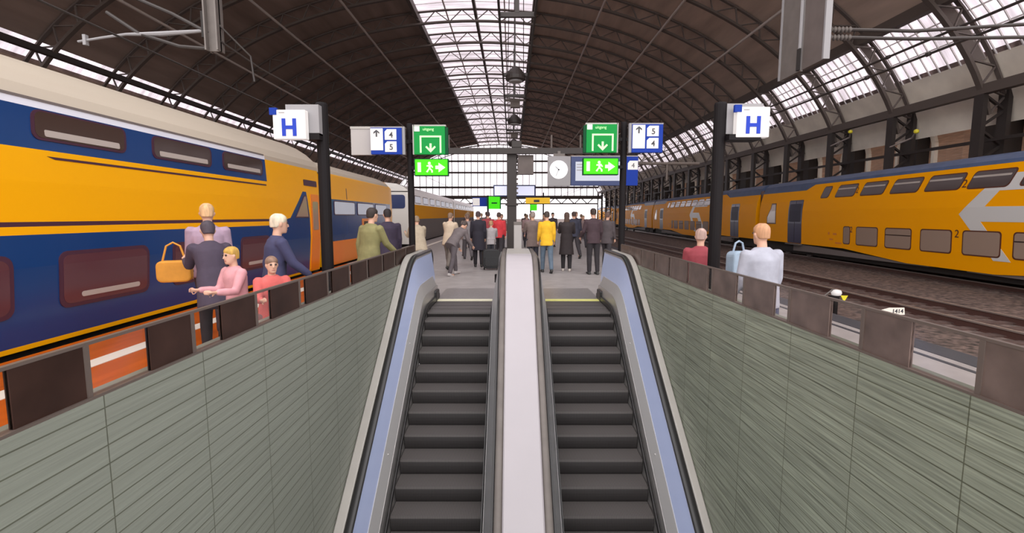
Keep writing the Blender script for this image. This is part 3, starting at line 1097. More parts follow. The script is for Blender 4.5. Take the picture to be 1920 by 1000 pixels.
# driving coach in front of it
root = empty('driving_coach', (LX, 14.6, 0), 0, 'short yellow driving coach with grey window band, behind the left black sign post', 'train coach', 'coaches of the trains on the left')
prof = [(0.04, 0.08, 2), (0.80, 0.02, 1), (1.0, 0.0, 1), (1.60, 0.0, 1), (2.12, 0.0, 0), (2.86, 0.03, 0), (2.9, 0.05, 0)]
RP2 = [(2.86, 0.03), (3.0, 0.12), (3.15, 0.32), (3.28, 0.62), (3.36, 0.95), (3.4, W1 / 2)]
left_body(root, [0, 7.6], prof, [M_TYELLOW_L, M_TBLUE, M_TORANGE], RP2, M_TROOF)
# rounded nose
rings = []
for u, s in ((7.6, 1.0), (8.0, 0.985), (8.35, 0.93), (8.6, 0.80), (8.75, 0.55)):
    ring = []
    for z, i in [(0.04, 0.08), (0.8, 0.02), (1.6, 0.0), (2.12, 0.0), (2.86, 0.03), (3.15, 0.32), (3.36, 0.95)]:
        ring.append((-W1 / 2 + (W1 / 2 - i) * s, u, 1.5 + (z - 1.5) * (0.6 + 0.4 * s)))
    for z, i in [(3.36, 0.95), (3.15, 0.32), (2.86, 0.03), (2.12, 0.0), (1.6, 0.0), (0.8, 0.02), (0.04, 0.08)]:
        ring.append((-W1 / 2 - (W1 / 2 - i) * s, u, 1.5 + (z - 1.5) * (0.6 + 0.4 * s)))
    rings.append(ring)
MB().loft(rings).build('nose', M_TYELLOW_L, root)
for a, c in ((0.6, 2.6), (2.9, 4.9), (5.2, 6.9)):
    fr = LS.plate(rrect(a, c, 1.62, 2.08, 0.08), 0.012).build('window', M_TLINE, root)
    LS.plate(rrect(a + 0.04, c - 0.04, 1.65, 2.05, 0.06), 0.016, 0.0).build('pane', M_SCREEN, fr)
LS.plate([(1.8, 2.15), (1.86, 2.15), (1.86, 2.84), (1.8, 2.84)], 0.01, 0.0).build('panel_gap', M_TLINE, root)
d = LS.plate(rrect(3.4, 4.6, 0.06, 1.5, 0.05), 0.014).build('door', M_TORANGE, root)
LS.plate(rrect(3.6, 4.4, 0.9, 1.4, 0.05), 0.019, 0.0).build('door_window', M_TWINDOW, d)
underparts(root, 0, 8.0)

# far train with a white top
for idx, (y0, ln, lab) in enumerate(((26.5, 20.0, 'far white-roofed coach on the left with a yellow band and white cab'), (47.0, 24.0, 'most distant coach on the left, white above and yellow below, beyond the white cab'))):
    root = empty('white_topped_coach', (LX, y0, 0), 0, lab, 'train coach', 'coaches of the trains on the left')
    prof = [(0.04, 0.08, 2), (0.5, 0.03, 2), (1.42, 0.0, 0), (2.25, 0.0, 1), (2.9, 0.05, 1), (2.95, 0.06, 1)]
    left_body(root, [0, ln], prof, [M_TYELLOW_M, M_TWHITE, M_UNDERGREY], [(2.9, 0.05), (3.05, 0.15), (3.2, 0.35), (3.35, 0.7), (3.42, W1 / 2)], M_TWHITE, 'body', 1)
    for k in range(7):
        a = 1.5 + 2.6 * k
        fr = LS.plate(rrect(a, a + 1.8, 2.32, 2.78, 0.08), 0.012).build('window', M_TGASKET, root)
        LS.plate(rrect(a + 0.05, a + 1.75, 2.36, 2.74, 0.06), 0.016, 0.0).build('pane', M_SCREEN, fr)
    if idx == 0:
        MB().prism(rrect(-W1 + 0.35, -0.25, 2.0, 2.75, 0.15), lambda x, z: (x, -0.02, z), lambda x, z: (x, 0.02, z)).build('windscreen', M_NAVY, root)
        MB().prism(rrect(-W1 + 0.2, -0.15, 0.7, 1.9, 0.2), lambda x, z: (x, -0.015, z), lambda x, z: (x, 0.02, z)).build('cab_front', M_TWHITE, root)
    underparts(root, 0, ln)

# ---------------------------------------------------------------- sign posts and signs


def sign_post(x, y, h, r, label):
    root = empty('sign_post', (x, y, 0), label=label, cat='post', group='black sign posts on the platform')
    MB().lathe([(r, 0), (r, h - 0.02), (r * 0.9, h)], 16).build('post', M_BLACK, root, smooth=False)
    MB().lathe([(r * 2, 0.0), (r * 2, 0.015), (r * 1.1, 0.02)], 16).build('base_plate', M_BLACK, root)
    return root


sign_post(-2.14, 5.55, 2.86, 0.066, 'tall black post left of the escalators, carrying the left H sign')
sign_post(2.30, 5.45, 2.84, 0.066, 'tall black post right of the escalators, carrying the right H sign')
sign_post(-1.975, 9.5, 3.37, 0.064, 'black post at the top of the left escalator with the green exit signs')
sign_post(2.165, 9.5, 3.40, 0.064, 'black post at the top of the right escalator with the green exit signs')


def h_sign(x0, x1, z0, z1, y, s, label):
    cx, cz = (x0 + x1) / 2, (z0 + z1) / 2
    root = empty('halt_sign', (cx, y, cz), label=label, cat='sign', group='H signs on the front posts')
    w, h = x1 - x0, z1 - z0
    MB().box(-w / 2, w / 2, 0, 0.09, -h / 2, h / 2).build('light_box', M_SIGNWHITE, root, bevel=0.008)
    # letter H from three bars
    r = MB()
    lw, lh = 0.155, 0.185
    r.box(-lw / 2, -lw / 2 + 0.04, -0.006, 0.001, -lh / 2 - 0.03, lh / 2 - 0.03)
    r.box(lw / 2 - 0.04, lw / 2, -0.006, 0.001, -lh / 2 - 0.03, lh / 2 - 0.03)
    r.box(-lw / 2 + 0.04, lw / 2 - 0.04, -0.006, 0.001, -0.05, -0.012)
    r.build('letter', M_LETTERBLUE, root)
    MB().box(-w / 2 - 0.03, -w / 2 + 0.045, -0.008, 0.03, h / 2 - 0.055, h / 2 + 0.02).build('corner_mark', M_SIGNBLUE, root)
    MB().box(-w / 2 + 0.07, -w / 2 + 0.13, -0.004, 0.001, h / 2 - 0.035, h / 2 - 0.028).build('small_print', M_GREYBOX, root)
    # grey housing and dark bracket towards the post
    if s < 0:
        MB().box(-w / 2 + 0.10, w / 2 + 0.11, 0.095, 0.22, -h / 2 + 0.06, h / 2 + 0.075).build('housing', M_GREYBOX, root)
        MB().box(w / 2 - 0.02, w / 2 + 0.11, 0.09, 0.20, -h / 2 + 0.01, -h / 2 + 0.08).build('bracket', M_BLACK, root)
    else:
        MB().box(-w / 2 - 0.07, w / 2 - 0.03, 0.095, 0.22, -h / 2 + 0.05, h / 2 + 0.055).build('housing', M_GREYBOX, root)
        MB().box(-w / 2 - 0.07, w / 2 - 0.08, 0.01, 0.20, -h / 2 - 0.025, -h / 2 + 0.035).build('bracket', M_BLACK, root)
    return root


h_sign(-2.575, -2.225, 2.425, 2.735, 5.3, -1, 'white square H sign on the left post, in front of the blue and yellow train')
h_sign(2.42, 2.775, 2.445, 2.765, 5.3, 1, 'white square H sign on the right post, in front of the glazed roof edge')


def sign_bracket(root, w, s):
    x0, x1 = (-w / 2 - 0.09, -w / 2 + 0.2) if s < 0 else (w / 2 - 0.2, w / 2 + 0.13)
    MB().box(x0, x1, 0.115, 0.15, -0.03, 0.03).build('bracket', M_BLACK, root)


def green_sign(x0, x1, z0, z1, y, s, label):
    w, h = x1 - x0, z1 - z0
    root = empty('exit_sign', ((x0 + x1) / 2, y, (z0 + z1) / 2), label=label, cat='sign', group='green way-out signs')
    MB().box(-w / 2, w / 2, 0, 0.10, -h / 2, h / 2).build('board', M_GREEN, root, bevel=0.006)
    r = MB()
    r.box(-w / 2 - 0.012, w / 2 + 0.012, 0.03, 0.12, h / 2, h / 2 + 0.03)
    xs = -w / 2 - 0.03 if s < 0 else w / 2
    r.box(xs, xs + 0.03, 0.03, 0.12, -h / 2, h / 2 + 0.03)
    r.build('frame', M_GREYPLATE, root)
    xs = w / 2 if s < 0 else -w / 2 - 0.05
    MB().box(xs, xs + 0.05, 0.02, 0.12, -h / 2, h / 2 - 0.02).build('edge', M_GREENDARK, root)
    g = MB()
    a = 0.033
    gw, gt, gb = 0.205, 0.085, -0.235
    g.box(-gw + 0.02, gw + 0.02, -0.006, 0.001, gt - a, gt)
    g.box(-gw + 0.02, -gw + a + 0.02, -0.006, 0.001, gb, gt - a)
    g.box(gw - a + 0.02, gw + 0.02, -0.006, 0.001, gb, gt - a)
    # arrow down
    f0, f1 = (lambda x, z: (x + 0.02, -0.006, z)), (lambda x, z: (x + 0.02, 0.001, z))
    g.prism([(-0.02, -0.06), (0.02, -0.06), (0.02, -0.16), (0.075, -0.105), (0.1, -0.13), (0.0, -0.232), (-0.1, -0.13), (-0.075, -0.105), (-0.02, -0.16)], f0, f1)
    g.build('stairs_arrow', M_GLYPH, root)
    MB().box(-w / 2 + 0.01, -w / 2 + 0.11, -0.006, 0.001, h / 2 - 0.10, h / 2 - 0.005).build('corner_mark', M_SIGNWHITE, root)
    text('lettering', 'uitgang', 0.075, (-0.02, -0.004, h / 2 - 0.06), M_GLYPH, root)
    sign_bracket(root, w, s)
    return root


def emergency_sign(x0, x1, z0, z1, y, s, label):
    w, h = x1 - x0, z1 - z0
    root = empty('emergency_exit_sign', ((x0 + x1) / 2, y, (z0 + z1) / 2), label=label, cat='sign', group='lit emergency exit signs')
    MB().box(-w / 2, w / 2, 0, 0.11, -h / 2, h / 2).build('light_box', M_GREENLIT, root, bevel=0.01)
    r = MB()
    r.box(-w / 2 - 0.015, w / 2 + 0.015, 0.02, 0.13, h / 2, h / 2 + 0.015)
    r.box(-w / 2 - 0.015, w / 2 + 0.015, 0.02, 0.13, -h / 2 - 0.015, -h / 2)
    r.box(-w / 2 - 0.015, -w / 2, 0.02, 0.13, -h / 2, h / 2)
    r.box(w / 2, w / 2 + 0.015, 0.02, 0.13, -h / 2, h / 2)
    r.build('frame', M_GREENDARK, root)
    f0, f1 = (lambda x, z: (x, -0.006, z)), (lambda x, z: (x, 0.001, z))
    g = MB()
    g.box(-w / 2 + 0.05, -w / 2 + 0.115, -0.006, 0.001, -0.09, 0.09)
    g.build('door_symbol', M_GLYPHLIT, root)
    g = MB()
    g.lathe([(0.028, 0), (0.028, 0.006)], 14, (-0.035, -0.006, 0.075), 'Y')
    g.prism([(-0.09, 0.035), (0.0, 0.05), (0.04, 0.0), (0.02, -0.015), (-0.01, 0.015), (-0.01, -0.02), (0.03, -0.06), (0.03, -0.1), (0.0, -0.1), (0.0, -0.065), (-0.035, -0.04), (-0.07, -0.1), (-0.1, -0.085), (-0.05, -0.02), (-0.05, 0.015), (-0.085, 0.01)], f0, f1)
    g.build('running_figure', M_GLYPHLIT, root)
    g = MB().prism([(0.08, 0.03), (0.14, 0.03), (0.14, 0.085), (0.27, -0.005), (0.14, -0.095), (0.14, -0.035), (0.08, -0.035)], f0, f1)
    g.build('arrow', M_GLYPHLIT, root)
    sign_bracket(root, w, s)
    return root


def platform_sign(x0, x1, z0, z1, y, s, nums, label):
    w, h = x1 - x0, z1 - z0
    root = empty('platform_sign', ((x0 + x1) / 2, y, (z0 + z1) / 2), label=label, cat='sign', group='blue platform number signs')
    MB().box(-w / 2, w / 2, 0, 0.10, -h / 2, h / 2).build('board', M_SIGNBLUE, root, bevel=0.006)
    r = MB()
    r.box(-w / 2 - 0.01, w / 2 + 0.01, 0.02, 0.12, h / 2, h / 2 + 0.025)
    xs = w / 2 if s < 0 else -w / 2 - 0.05
    r.box(xs, xs + 0.05, 0.03, 0.12, -h / 2, h / 2 + 0.025)
    r.build('frame', M_GREYBOX, root)
    wx = -w / 2 if s < 0 else -w / 2 + 0.01
    MB().box(wx, wx + 0.235, -0.006, 0.001, -h / 2 + 0.075, h / 2 - 0.015).build('white_field', M_SIGNWHITE, root)
    f0, f1 = (lambda x, z: (x + wx + 0.115, -0.012, z)), (lambda x, z: (x + wx + 0.115, -0.005, z))
    zc = h / 2 - 0.04
    g = MB().prism([(-0.014, zc - 0.13), (0.014, zc - 0.13), (0.014, zc - 0.045), (0.055, zc - 0.075), (0.055, zc - 0.045), (0.0, zc), (-0.055, zc - 0.045), (-0.055, zc - 0.075), (-0.014, zc - 0.045)], f0, f1)
    g.build('arrow', M_GLYPHDARK, root)
    nx = wx + 0.27
    sign_bracket(root, w, -s)
    for k, t in enumerate(nums):
        zt = h / 2 - 0.03 - k * 0.225
        poly = [(nx + 0.045, zt), (nx + 0.22, zt), (nx + 0.22, zt - 0.195), (nx, zt - 0.195), (nx, zt - 0.045)]
        p = MB().prism(poly, lambda x, z: (x, -0.006, z), lambda x, z: (x, 0.001, z)).build('number_plate', M_SIGNWHITE, root)
        text('numeral', t, 0.15, (nx + 0.12, -0.010, zt - 0.11), M_GLYPHDARK, p, bold=0.002)
    return root


green_sign(-1.86, -1.27, 2.765, 3.29, 9.3, -1, 'green way-out sign with down arrow on the left post, above the lit running-man sign')
green_sign(1.41, 1.99, 2.80, 3.325, 9.3, 1, 'green way-out sign with down arrow on the right post, above the lit running-man sign')
emergency_sign(-1.85, -1.23, 2.375, 2.67, 9.3, -1, 'bright green running-man emergency exit sign on the left post')
emergency_sign(1.37, 2.02, 2.395, 2.685, 9.3, 1, 'bright green running-man emergency exit sign on the right post, before the blue display')
platform_sign(-2.68, -2.09, 2.765, 3.26, 9.3, -1, ('4', '5'), 'blue and white platform number sign left of the left green exit sign')
platform_sign(2.275, 2.86, 2.80, 3.325, 9.3, 1, ('5', '4'), 'blue and white platform number sign right of the right green exit sign')
root = empty('sign_back_panel', (-2.88, 9.45, 3.03), label='plain pale grey panel behind the left blue platform sign', cat='panel')
MB().box(-0.21, 0.24, -0.04, 0.04, -0.265, 0.265).build('plate', M_GREYPLATE, root, bevel=0.005)
MB().box(-0.215, 0.24, -0.05, -0.035, 0.225, 0.27).build('top_lip', M_CLAD, root)
MB().box(0.22, 0.92, -0.02, 0.02, -0.03, 0.03).build('arm', M_BLACK, root)

# ---------------------------------------------------------------- central column, gantry, clock and displays
root = empty('platform_column', (0.0, 19.0, 0), label='dark steel platform column in line with the white divider', cat='column')
r = MB().box(-0.20, 0.18, -0.18, 0.18, 0, 4.2)
r.build('shaft', M_STEEL_DARK, root, bevel=0.02)
MB().box(-0.3, 0.28, -0.28, 0.28, 0, 0.35).build('base', M_STEEL_DARK, root, bevel=0.02)
MB().box(-0.26, 0.24, -0.24, 0.24, 2.0, 2.08).build('collar', M_STEEL_DARK, root)
r = MB()
for k in range(9):
    r.box(0.18, 0.24, -0.1, 0.0, 2.45 + k * 0.18, 2.52 + k * 0.18)
r.build('step_irons', M_CATGREY, root)
MB().box(-0.02, 0.38, -0.15, 0.15, 4.2, 4.48).build('cap', M_STEEL_DARK, root, bevel=0.04)

root = empty('gantry_beam', (0, 19.0, 4.05), label='wide dark cross beam resting on the central platform column', cat='beam')
MB().box(-2.9, 3.1, -0.42, -0.22, -0.10, 0.12).build('beam', M_STEEL_DARK, root)
for xx in (1.5, 2.6, -2.4):
    MB().box(xx - 0.03, xx + 0.03, -0.4, -0.3, 0.12, 0.6).build('hanger_stub', M_STEEL_ROOF, root)
root = empty('catenary_bar', (0, 18.0, 3.52), label='thin dark bar running right from the blue display toward the train', cat='bar')
MB().tube([(2.0, 0, 0.0), (6.9, 0, 0)], 0.055, 8).build('bar', M_STEEL_ROOF, root)
MB().tube([(5.72, 0, 0), (5.72, 0, -0.62)], 0.04, 8).build('dropper', M_STEEL_ROOF, root)
g = MB()
for i in range(10):
    a0, a1 = pi * i / 10, pi * (i + 1) / 10
    g.bar((4.95 + 0.16 * cos(a0), 0, 0.06 + 0.16 * sin(a0)), (4.95 + 0.16 * cos(a1), 0, 0.06 + 0.16 * sin(a1)), 0.04, 0.04, up=(0, 1, 0))
g.build('loop', M_STEEL_ROOF, root)
MB().box(2.05, 2.2, -0.05, 0.6, -0.05, 0.05).build('bracket', M_STEEL_ROOF, root)

root = empty('station_clock', (1.695, 17.5, 3.2), label='round white clock on a grey square box left of the blue display', cat='clock')
MB().box(-0.41, 0.41, 0, 0.18, -0.53, 0.53).build('housing', M_GREYBOX, root, bevel=0.015)
fc = MB().lathe([(0.325, 0.0), (0.325, 0.02)], 40, (-0.02, -0.02, 0.05), 'Y').build('face', M_CLOCKFACE, root)
g = MB()
g.bar((-0.02, -0.025, 0.05), (-0.14, -0.025, 0.16), 0.02, 0.006, up=(0, 1, 0))
g.build('hour_hand', M_GLYPHDARK, fc)
g = MB().bar((-0.02, -0.026, 0.05), (-0.12, -0.026, -0.18), 0.014, 0.006, up=(0, 1, 0))
g.build('minute_hand', M_GLYPHDARK, fc)
MB().lathe([(0.03, 0), (0.03, 0.012)], 12, (-0.02, -0.034, 0.05), 'Y').build('hub', M_GLYPHDARK, fc)
MB().box(-0.2, 0.2, 0.02, 0.15, 0.53, 0.62).build('bracket', M_CATGREY, root)
MB().box(-0.05, 0.05, 0.1, 1.2, 0.6, 0.72).build('arm', M_CATGREY, root)

root = empty('departure_display', (3.32, 17.5, 3.2), label='long blue departure display with grey screen behind the right post', cat='display')
MB().box(-1.2, 1.2, 0, 0.2, -0.515, 0.515).build('housing', M_NAVY, root, bevel=0.01)
MB().box(-1.04, 0.60, -0.008, 0.001, -0.345, 0.33).build('screen', M_SCREEN, root)
MB().box(0.72, 1.2, -0.012, 0.001, -0.51, 0.51).build('blue_field', M_SIGNBLUE, root)
p = MB().prism([(0.90, 0.365), (1.19, 0.365), (1.19, 0.05), (0.83, 0.05), (0.83, 0.28)], lambda x, z: (x, -0.018, z), lambda x, z: (x, -0.01, z)).build('number_plate', M_SIGNWHITE, root)
text('numeral', '4', 0.24, (1.02, -0.022, 0.19), M_GLYPHDARK, p)
MB().box(-1.2, 1.2, 0, 0.22, 0.515, 0.545).build('top_edge', M_GREYPLATE, root)
g = MB()
for k, ww in enumerate((0.3, 0.22, 0.26)):
    g.box(-1.0, -1.0 + ww, -0.012, -0.006, 0.22 - k * 0.1, 0.25 - k * 0.1)
g.build('screen_lines', M_GREYBOX, root)

root = empty('grey_box_speaker', (0.53, 18.9, 3.56), label='plain dark grey box hanging right of the column under the beam', cat='box')
MB().box(-0.30, 0.30, -0.1, 0.15, -0.37, 0.37).build('case', M_CATGREY2, root, bevel=0.01)
MB().box(-0.02, 0.02, 0.0, 0.06, 0.37, 0.5).build('hanger', M_STEEL_DARK, root)

root = empty('info_screen', (0.1, 20.0, 2.63), label='wide pale lilac information screen crossing behind the central column', cat='screen')
MB().box(-0.87, 0.87, 0, 0.14, -0.24, 0.24).build('case', M_NAVY, root, bevel=0.02)
MB().box(-0.82, 0.82, -0.006, 0.001, -0.19, 0.19).build('display', M_SCREENLIT, root)
MB().box(-0.05, 0.05, -0.8, 0.1, 0.24, 0.30).build('arm', M_STEEL_DARK, root)

root = empty('exit_sign', (-0.95, 26.0, 2.3), label='small far green sign on a thin post left of the column', cat='sign', group='green way-out signs')
MB().box(-0.30, 0.30, 0, 0.1, -0.33, 0.33).build('board', M_GREENLIT, root)
MB().box(-0.40, -0.30, 0.0, 0.12, -0.33, 0.33).build('edge', M_GREENDARK, root)
MB().box(0.30, 0.36, 0.0, 0.12, -0.33, 0.33).build('edge', M_GREENDARK, root)
MB().box(-0.15, 0.15, -0.006, 0.0, -0.05, 0.02).build('marking', M_GREENDARK, root)
MB().lathe([(0.05, -2.3), (0.05, 0.4)], 10, (-0.35, 0.15, 0)).build('post', M_BLACK, root)
root = empty('platform_sign', (-1.75, 26.2, 2.35), label='tiny far blue and white sign left of the far green sign', cat='sign', group='blue platform number signs')
MB().box(-0.4, 0.4, 0, 0.1, -0.24, 0.24).build('board', M_SIGNBLUE, root)
MB().box(-0.38, 0.0, -0.006, 0.001, -0.2, 0.2).build('white_field', M_SIGNWHITE, root)
MB().box(0.38, 0.45, 0.02, 0.08, -0.05, 0.05).build('bracket', M_BLACK, root)
root = empty('yellow_sign', (1.6, 30.0, 2.54), label='far yellow hanging sign right of the column', cat='sign')
MB().box(-0.75, 0.75, 0, 0.1, -0.18, 0.18).build('board', mat('yellow_sign_board', (0.85, 0.5, 0.01), 0.5, emit=0.1), root)
MB().box(-0.25, 0.1, -0.006, 0.001, -0.1, 0.05).build('marking', M_GLYPHDARK, root)
MB().lathe([(0.045, -2.54), (0.045, 0.5)], 10, (0.35, 0.12, 0)).build('post', M_BLACK, root)
root = empty('exit_sign', (1.3, 29.0, 2.1), label='tiny far green sign under the yellow sign', cat='sign', group='green way-out signs')
MB().box(-0.2, 0.2, 0, 0.1, -0.18, 0.18).build('board', M_GREENLIT, root)
MB().lathe([(0.04, -2.1), (0.04, 0.2)], 8, (-0.18, 0.12, 0)).build('post', M_BLACK, root)

# pale pillar standing at the end of the divider
root = empty('control_pillar', (0.125, 10.6, 0), label='narrow pale grey pillar at the top end of the white divider', cat='pillar')
MB().box(-0.085, 0.085, -0.06, 0.06, 0, 1.45).build('body', M_GREYPLATE, root, bevel=0.012)
MB().box(-0.09, 0.09, -0.065, 0.065, 1.40, 1.47).build('cap', M_CATGREY, root, bevel=0.008)

# ---------------------------------------------------------------- pendant lamps on the suspended rails
root = empty('lamp_rail', (0.16, 12, 7.75), label='pair of suspended rails below the skylight carrying the platform lamps', cat='rail')
for xx in (-0.55, 0.55):
    MB().bar((xx, -4, 0), (xx, 98, 0), 0.07, 0.09).build('rail', M_STEEL_DARK, root)
for k in range(10):
    MB().bar((-0.55, 3.5 + 10 * k, 0.0), (0.55, 3.5 + 10 * k, 0.0), 0.12, 0.14).build('cross_bar', M_STEEL_DARK, root)
    h = MB()
    h.bar((0.0, 3.5 + 10 * k, 0.05), (0.0, 3.5 + 10 * k, 9.0), 0.13 if k == 0 else 0.05)
    h.build('hanger', M_STEEL_DARK, root)
lab = ['nearest black pendant lamp under the skylight rails', 'second black pendant lamp under the skylight rails, smaller', 'third pendant lamp along the skylight rails, tiny', 'fourth pendant lamp along the skylight rails, a dot above the column']
lamp = None
for k, y in enumerate((22.0, 32.0, 42.0, 52.0)):
    if lamp is None:
        lamp = empty('pendant_lamp', (0.16, y, 7.75), label=lab[0], cat='lamp', group='pendant lamps along the platform')
        MB().lathe([(0.05, 0.42), (0.16, 0.36), (0.30, 0.22), (0.40, 0.08), (0.44, -0.02), (0.44, -0.16), (0.38, -0.20), (0.1, -0.2)], 20).build('shade', M_STEEL_DARK, lamp, smooth=False)
        MB().lathe([(0.30, -0.2), (0.28, -0.26), (0.12, -0.30)], 16).build('diffuser', M_GREYBOX, lamp)
        MB().box(-0.58, 0.58, -0.08, 0.08, -0.02, 0.12).build('cross_arm', M_STEEL_DARK, lamp)
        for s in (-1, 1):
            MB().bar((0.35 * s, 0, 0.1), (0.24 * s, -4.5, 2.3), 0.03).build('stay_wire', M_STEEL_DARK, lamp)
        MB().box(-0.25, 0.25, 4.0, 4.3, -0.45, -0.1).build('gear_box', M_STEEL_ROOF, lamp)
        MB().box(-0.55, 0.55, 4.1, 4.2, -0.12, -0.02).build('gear_bar', M_STEEL_ROOF, lamp)
    else:
        c = copy_tree(lamp)
        c.location = (0.16, y, 7.75)
        c['label'] = lab[k]

# ---------------------------------------------------------------- catenary posts, arms and wires
root = empty('hanging_catenary_post', (-5.94, 10.0, 4.87), label='grey catenary post hanging from the roof above the left train', cat='post', group='posts hanging from the roof')
r = MB()
r.box(-0.13, 0.13, -0.02, 0.02, 0, 11.6)
r.box(-0.13, -0.10, -0.12, 0.12, 0, 11.6)
r.box(0.10, 0.13, -0.12, 0.12, 0, 11.6)
r.build('post', M_CATGREY, root)
MB().box(-0.2, -0.12, -0.08, 0.08, 0.25, 0.75).build('clamp', M_UNDER, root)
MB().tube([(-0.16, 0, 0.40), (-0.75, 0, 0.36), (-1.05, 0, 0.34), (-1.75, 0, 0.33), (-2.2, 0, 0.27), (-2.72, 0, 0.19)], [0.03, 0.045, 0.05, 0.028, 0.026, 0.024], 8).build('registration_arm', M_GREYBOX, root)
MB().box(-2.60, -2.54, -0.04, 0.04, 0.12, 0.32).build('wire_clip', M_GREYBOX, root)
MB().tube([(-0.1, 0, 0.05), (-0.7, 0, 0.10), (-1.5, 0, 0.35), (-2.1, 0, 0.75)], 0.035, 8).build('lower_arm', M_WIRE, root)
MB().tube([(-0.1, 0, 0.35), (-0.8, 0, 0.72), (-1.7, 0, 1.1)], 0.035, 8).build('brace', M_WIRE, root)
MB().tube([(0.12, 0, 0.5), (0.55, 0.3, 0.0), (0.6, 0.3, -0.5)], 0.018, 8).build('feeder_cable', M_WIRE, root)
MB().tube([(0.12, 0, 0.2), (0.5, 0.8, -0.1), (0.9, 1.8, -0.3)], 0.018, 8).build('feeder_cable', M_WIRE, root)

root = empty('hanging_catenary_post', (5.0, 8.6, 4.09), label='broad grey twin-plate catenary post hanging at upper right before the glass', cat='post', group='posts hanging from the roof')
MB().box(-0.03, 0.03, -0.63, -0.06, 0, 11.0).build('plate', M_CATGREY2, root)
MB().box(-0.03, 0.03, 0.02, 0.62, 0, 11.0).build('plate', M_CATGREY, root)
for yy in (-0.66, 0.62):
    MB().box(-0.05, 0.05, yy, yy + 0.04, 0, 11.0).build('flange', M_GREYBOX, root)
MB().tube([(-0.06, -0.02, 0), (-0.06, -0.02, 11.0)], 0.03, 8).build('conduit', M_GREYBOX, root)
MB().box(-0.09, -0.06, -0.06, 0.02, 0.0, 0.36).build('slot_cover', M_UNDER, root)
for z0 in (0.34, 0.46):
    ins = MB()
    for k in range(6):
        ins.lathe([(0.02, 0), (0.05, 0.02), (0.02, 0.05)], 12, (0.06 + 0.06 * k, -0.6, z0), 'X')
    ins.build('insulator', M_CATGREY, root)
    MB().tube([(0.4, -0.6, z0), (1.4, -0.6, z0 - 0.02), (6.0, -0.6, z0 + (0.25 if z0 > 0.4 else 0.05))], 0.028, 8).build('arm', M_WIRE, root)

wl_ = ['upper contact wire crossing the right roof glazing', 'lower contact wire crossing the right roof glazing']
for k, z in enumerate((6.22, 5.85)):
    root = empty('contact_wire', (11.0, 0, z), label=wl_[k], cat='wire', group='contact wires over the right tracks')
    MB().tube([(0, 2, 0), (0, 110, 0)], 0.034, 6).build('wire', M_WIRE, root)
    for yy in (12.4, 14.6, 17.0, 20.5, 24.5, 29):
        MB().lathe([(0.02, -0.09), (0.055, -0.05), (0.06, 0.05), (0.02, 0.09)], 8, (0, yy + k * 0.8, 0), 'Y').build('clip', M_WIRE, root)
root = empty('contact_wire', (-7.6, 0, 5.05), label='dark contact wire above the left train roof', cat='wire')
MB().tube([(0, 2, 0), (0, 110, 0)], 0.02, 6).build('wire', M_WIRE, root)

for k, (yy, zz, l) in enumerate(((27.6, 6.3, 'left yellow insulator on a bracket at the right brick wall'), (23.1, 5.55, 'right yellow insulator on a bracket at the right brick wall, above the train'))):
    root = empty('bracket_insulator', (19.0, yy, zz), label=l, cat='insulator', group='yellow insulators on the right wall')
    MB().lathe([(0.03, -0.10), (0.10, -0.06), (0.11, 0.0), (0.10, 0.06), (0.03, 0.1)], 14).build('insulator', M_YELLOWLAMP, root)
    MB().tube([(0, 0, 0), (0.8, 1.2, -0.12), (1.24, 3.6 if k == 0 else 3.2, -0.3)], 0.04, 8).build('bracket', M_STEEL_LIGHT, root)

# things lying between the tracks
root = empty('dwarf_signal', (8.1, 11.85, -0.95), label='small white-headed ground signal with a yellow triangle beside the track', cat='signal')
MB().lathe([(0.05, 0), (0.05, 0.55)], 10).build('post', M_BLACK, root)
MB().lathe([(0.03, 0.72), (0.10, 0.70), (0.12, 0.64), (0.10, 0.58), (0.03, 0.56)], 16).build('head', M_SIGNWHITE, root, smooth=True)
MB().box(-0.16, 0.05, -0.06, 0.06, 0.45, 0.57).build('case', M_BLACK, root)
MB().prism([(0.06, 0.58), (0.24, 0.58), (0.15, 0.42)], lambda x, z: (x, -0.08, z), lambda x, z: (x, -0.06, z)).build('triangle', M_YELLOWLAMP, root)
MB().tube([(-0.35, 0.1, 0.45), (-0.1, 0.0, 0.72)], 0.02, 8).build('cable', M_CATGREY, root)
root = empty('trackside_number_plate', (8.70, 10.75, -0.84), label='low white trackside plate with black digits behind the right parapet', cat='sign')
MB().prism([(-0.42, 0.27), (-0.1, 0.36), (0.22, 0.36), (0.24, 0.2), (-0.05, 0.2)], lambda x, z: (x, 0, z), lambda x, z: (x, 0.03, z)).build('plate', M_WHITE_LINE, root)
text('lettering', '1414', 0.13, (0.07, -0.004, 0.28), M_GLYPHDARK, root, bold=0.002)
MB().box(0.05, 0.09, 0.03, 0.06, -0.11, 0.3).build('stake', M_BLACK, root)

# ---------------------------------------------------------------- people
REMESH = []
Z = Vector((0, 0, 1))


def ring(c, ax, ay, rx, ry, n=14, power=1.0):
    return [c + ax * rx * cos(2 * pi * i / n) + ay * ry * sin(2 * pi * i / n) for i in range(n)]


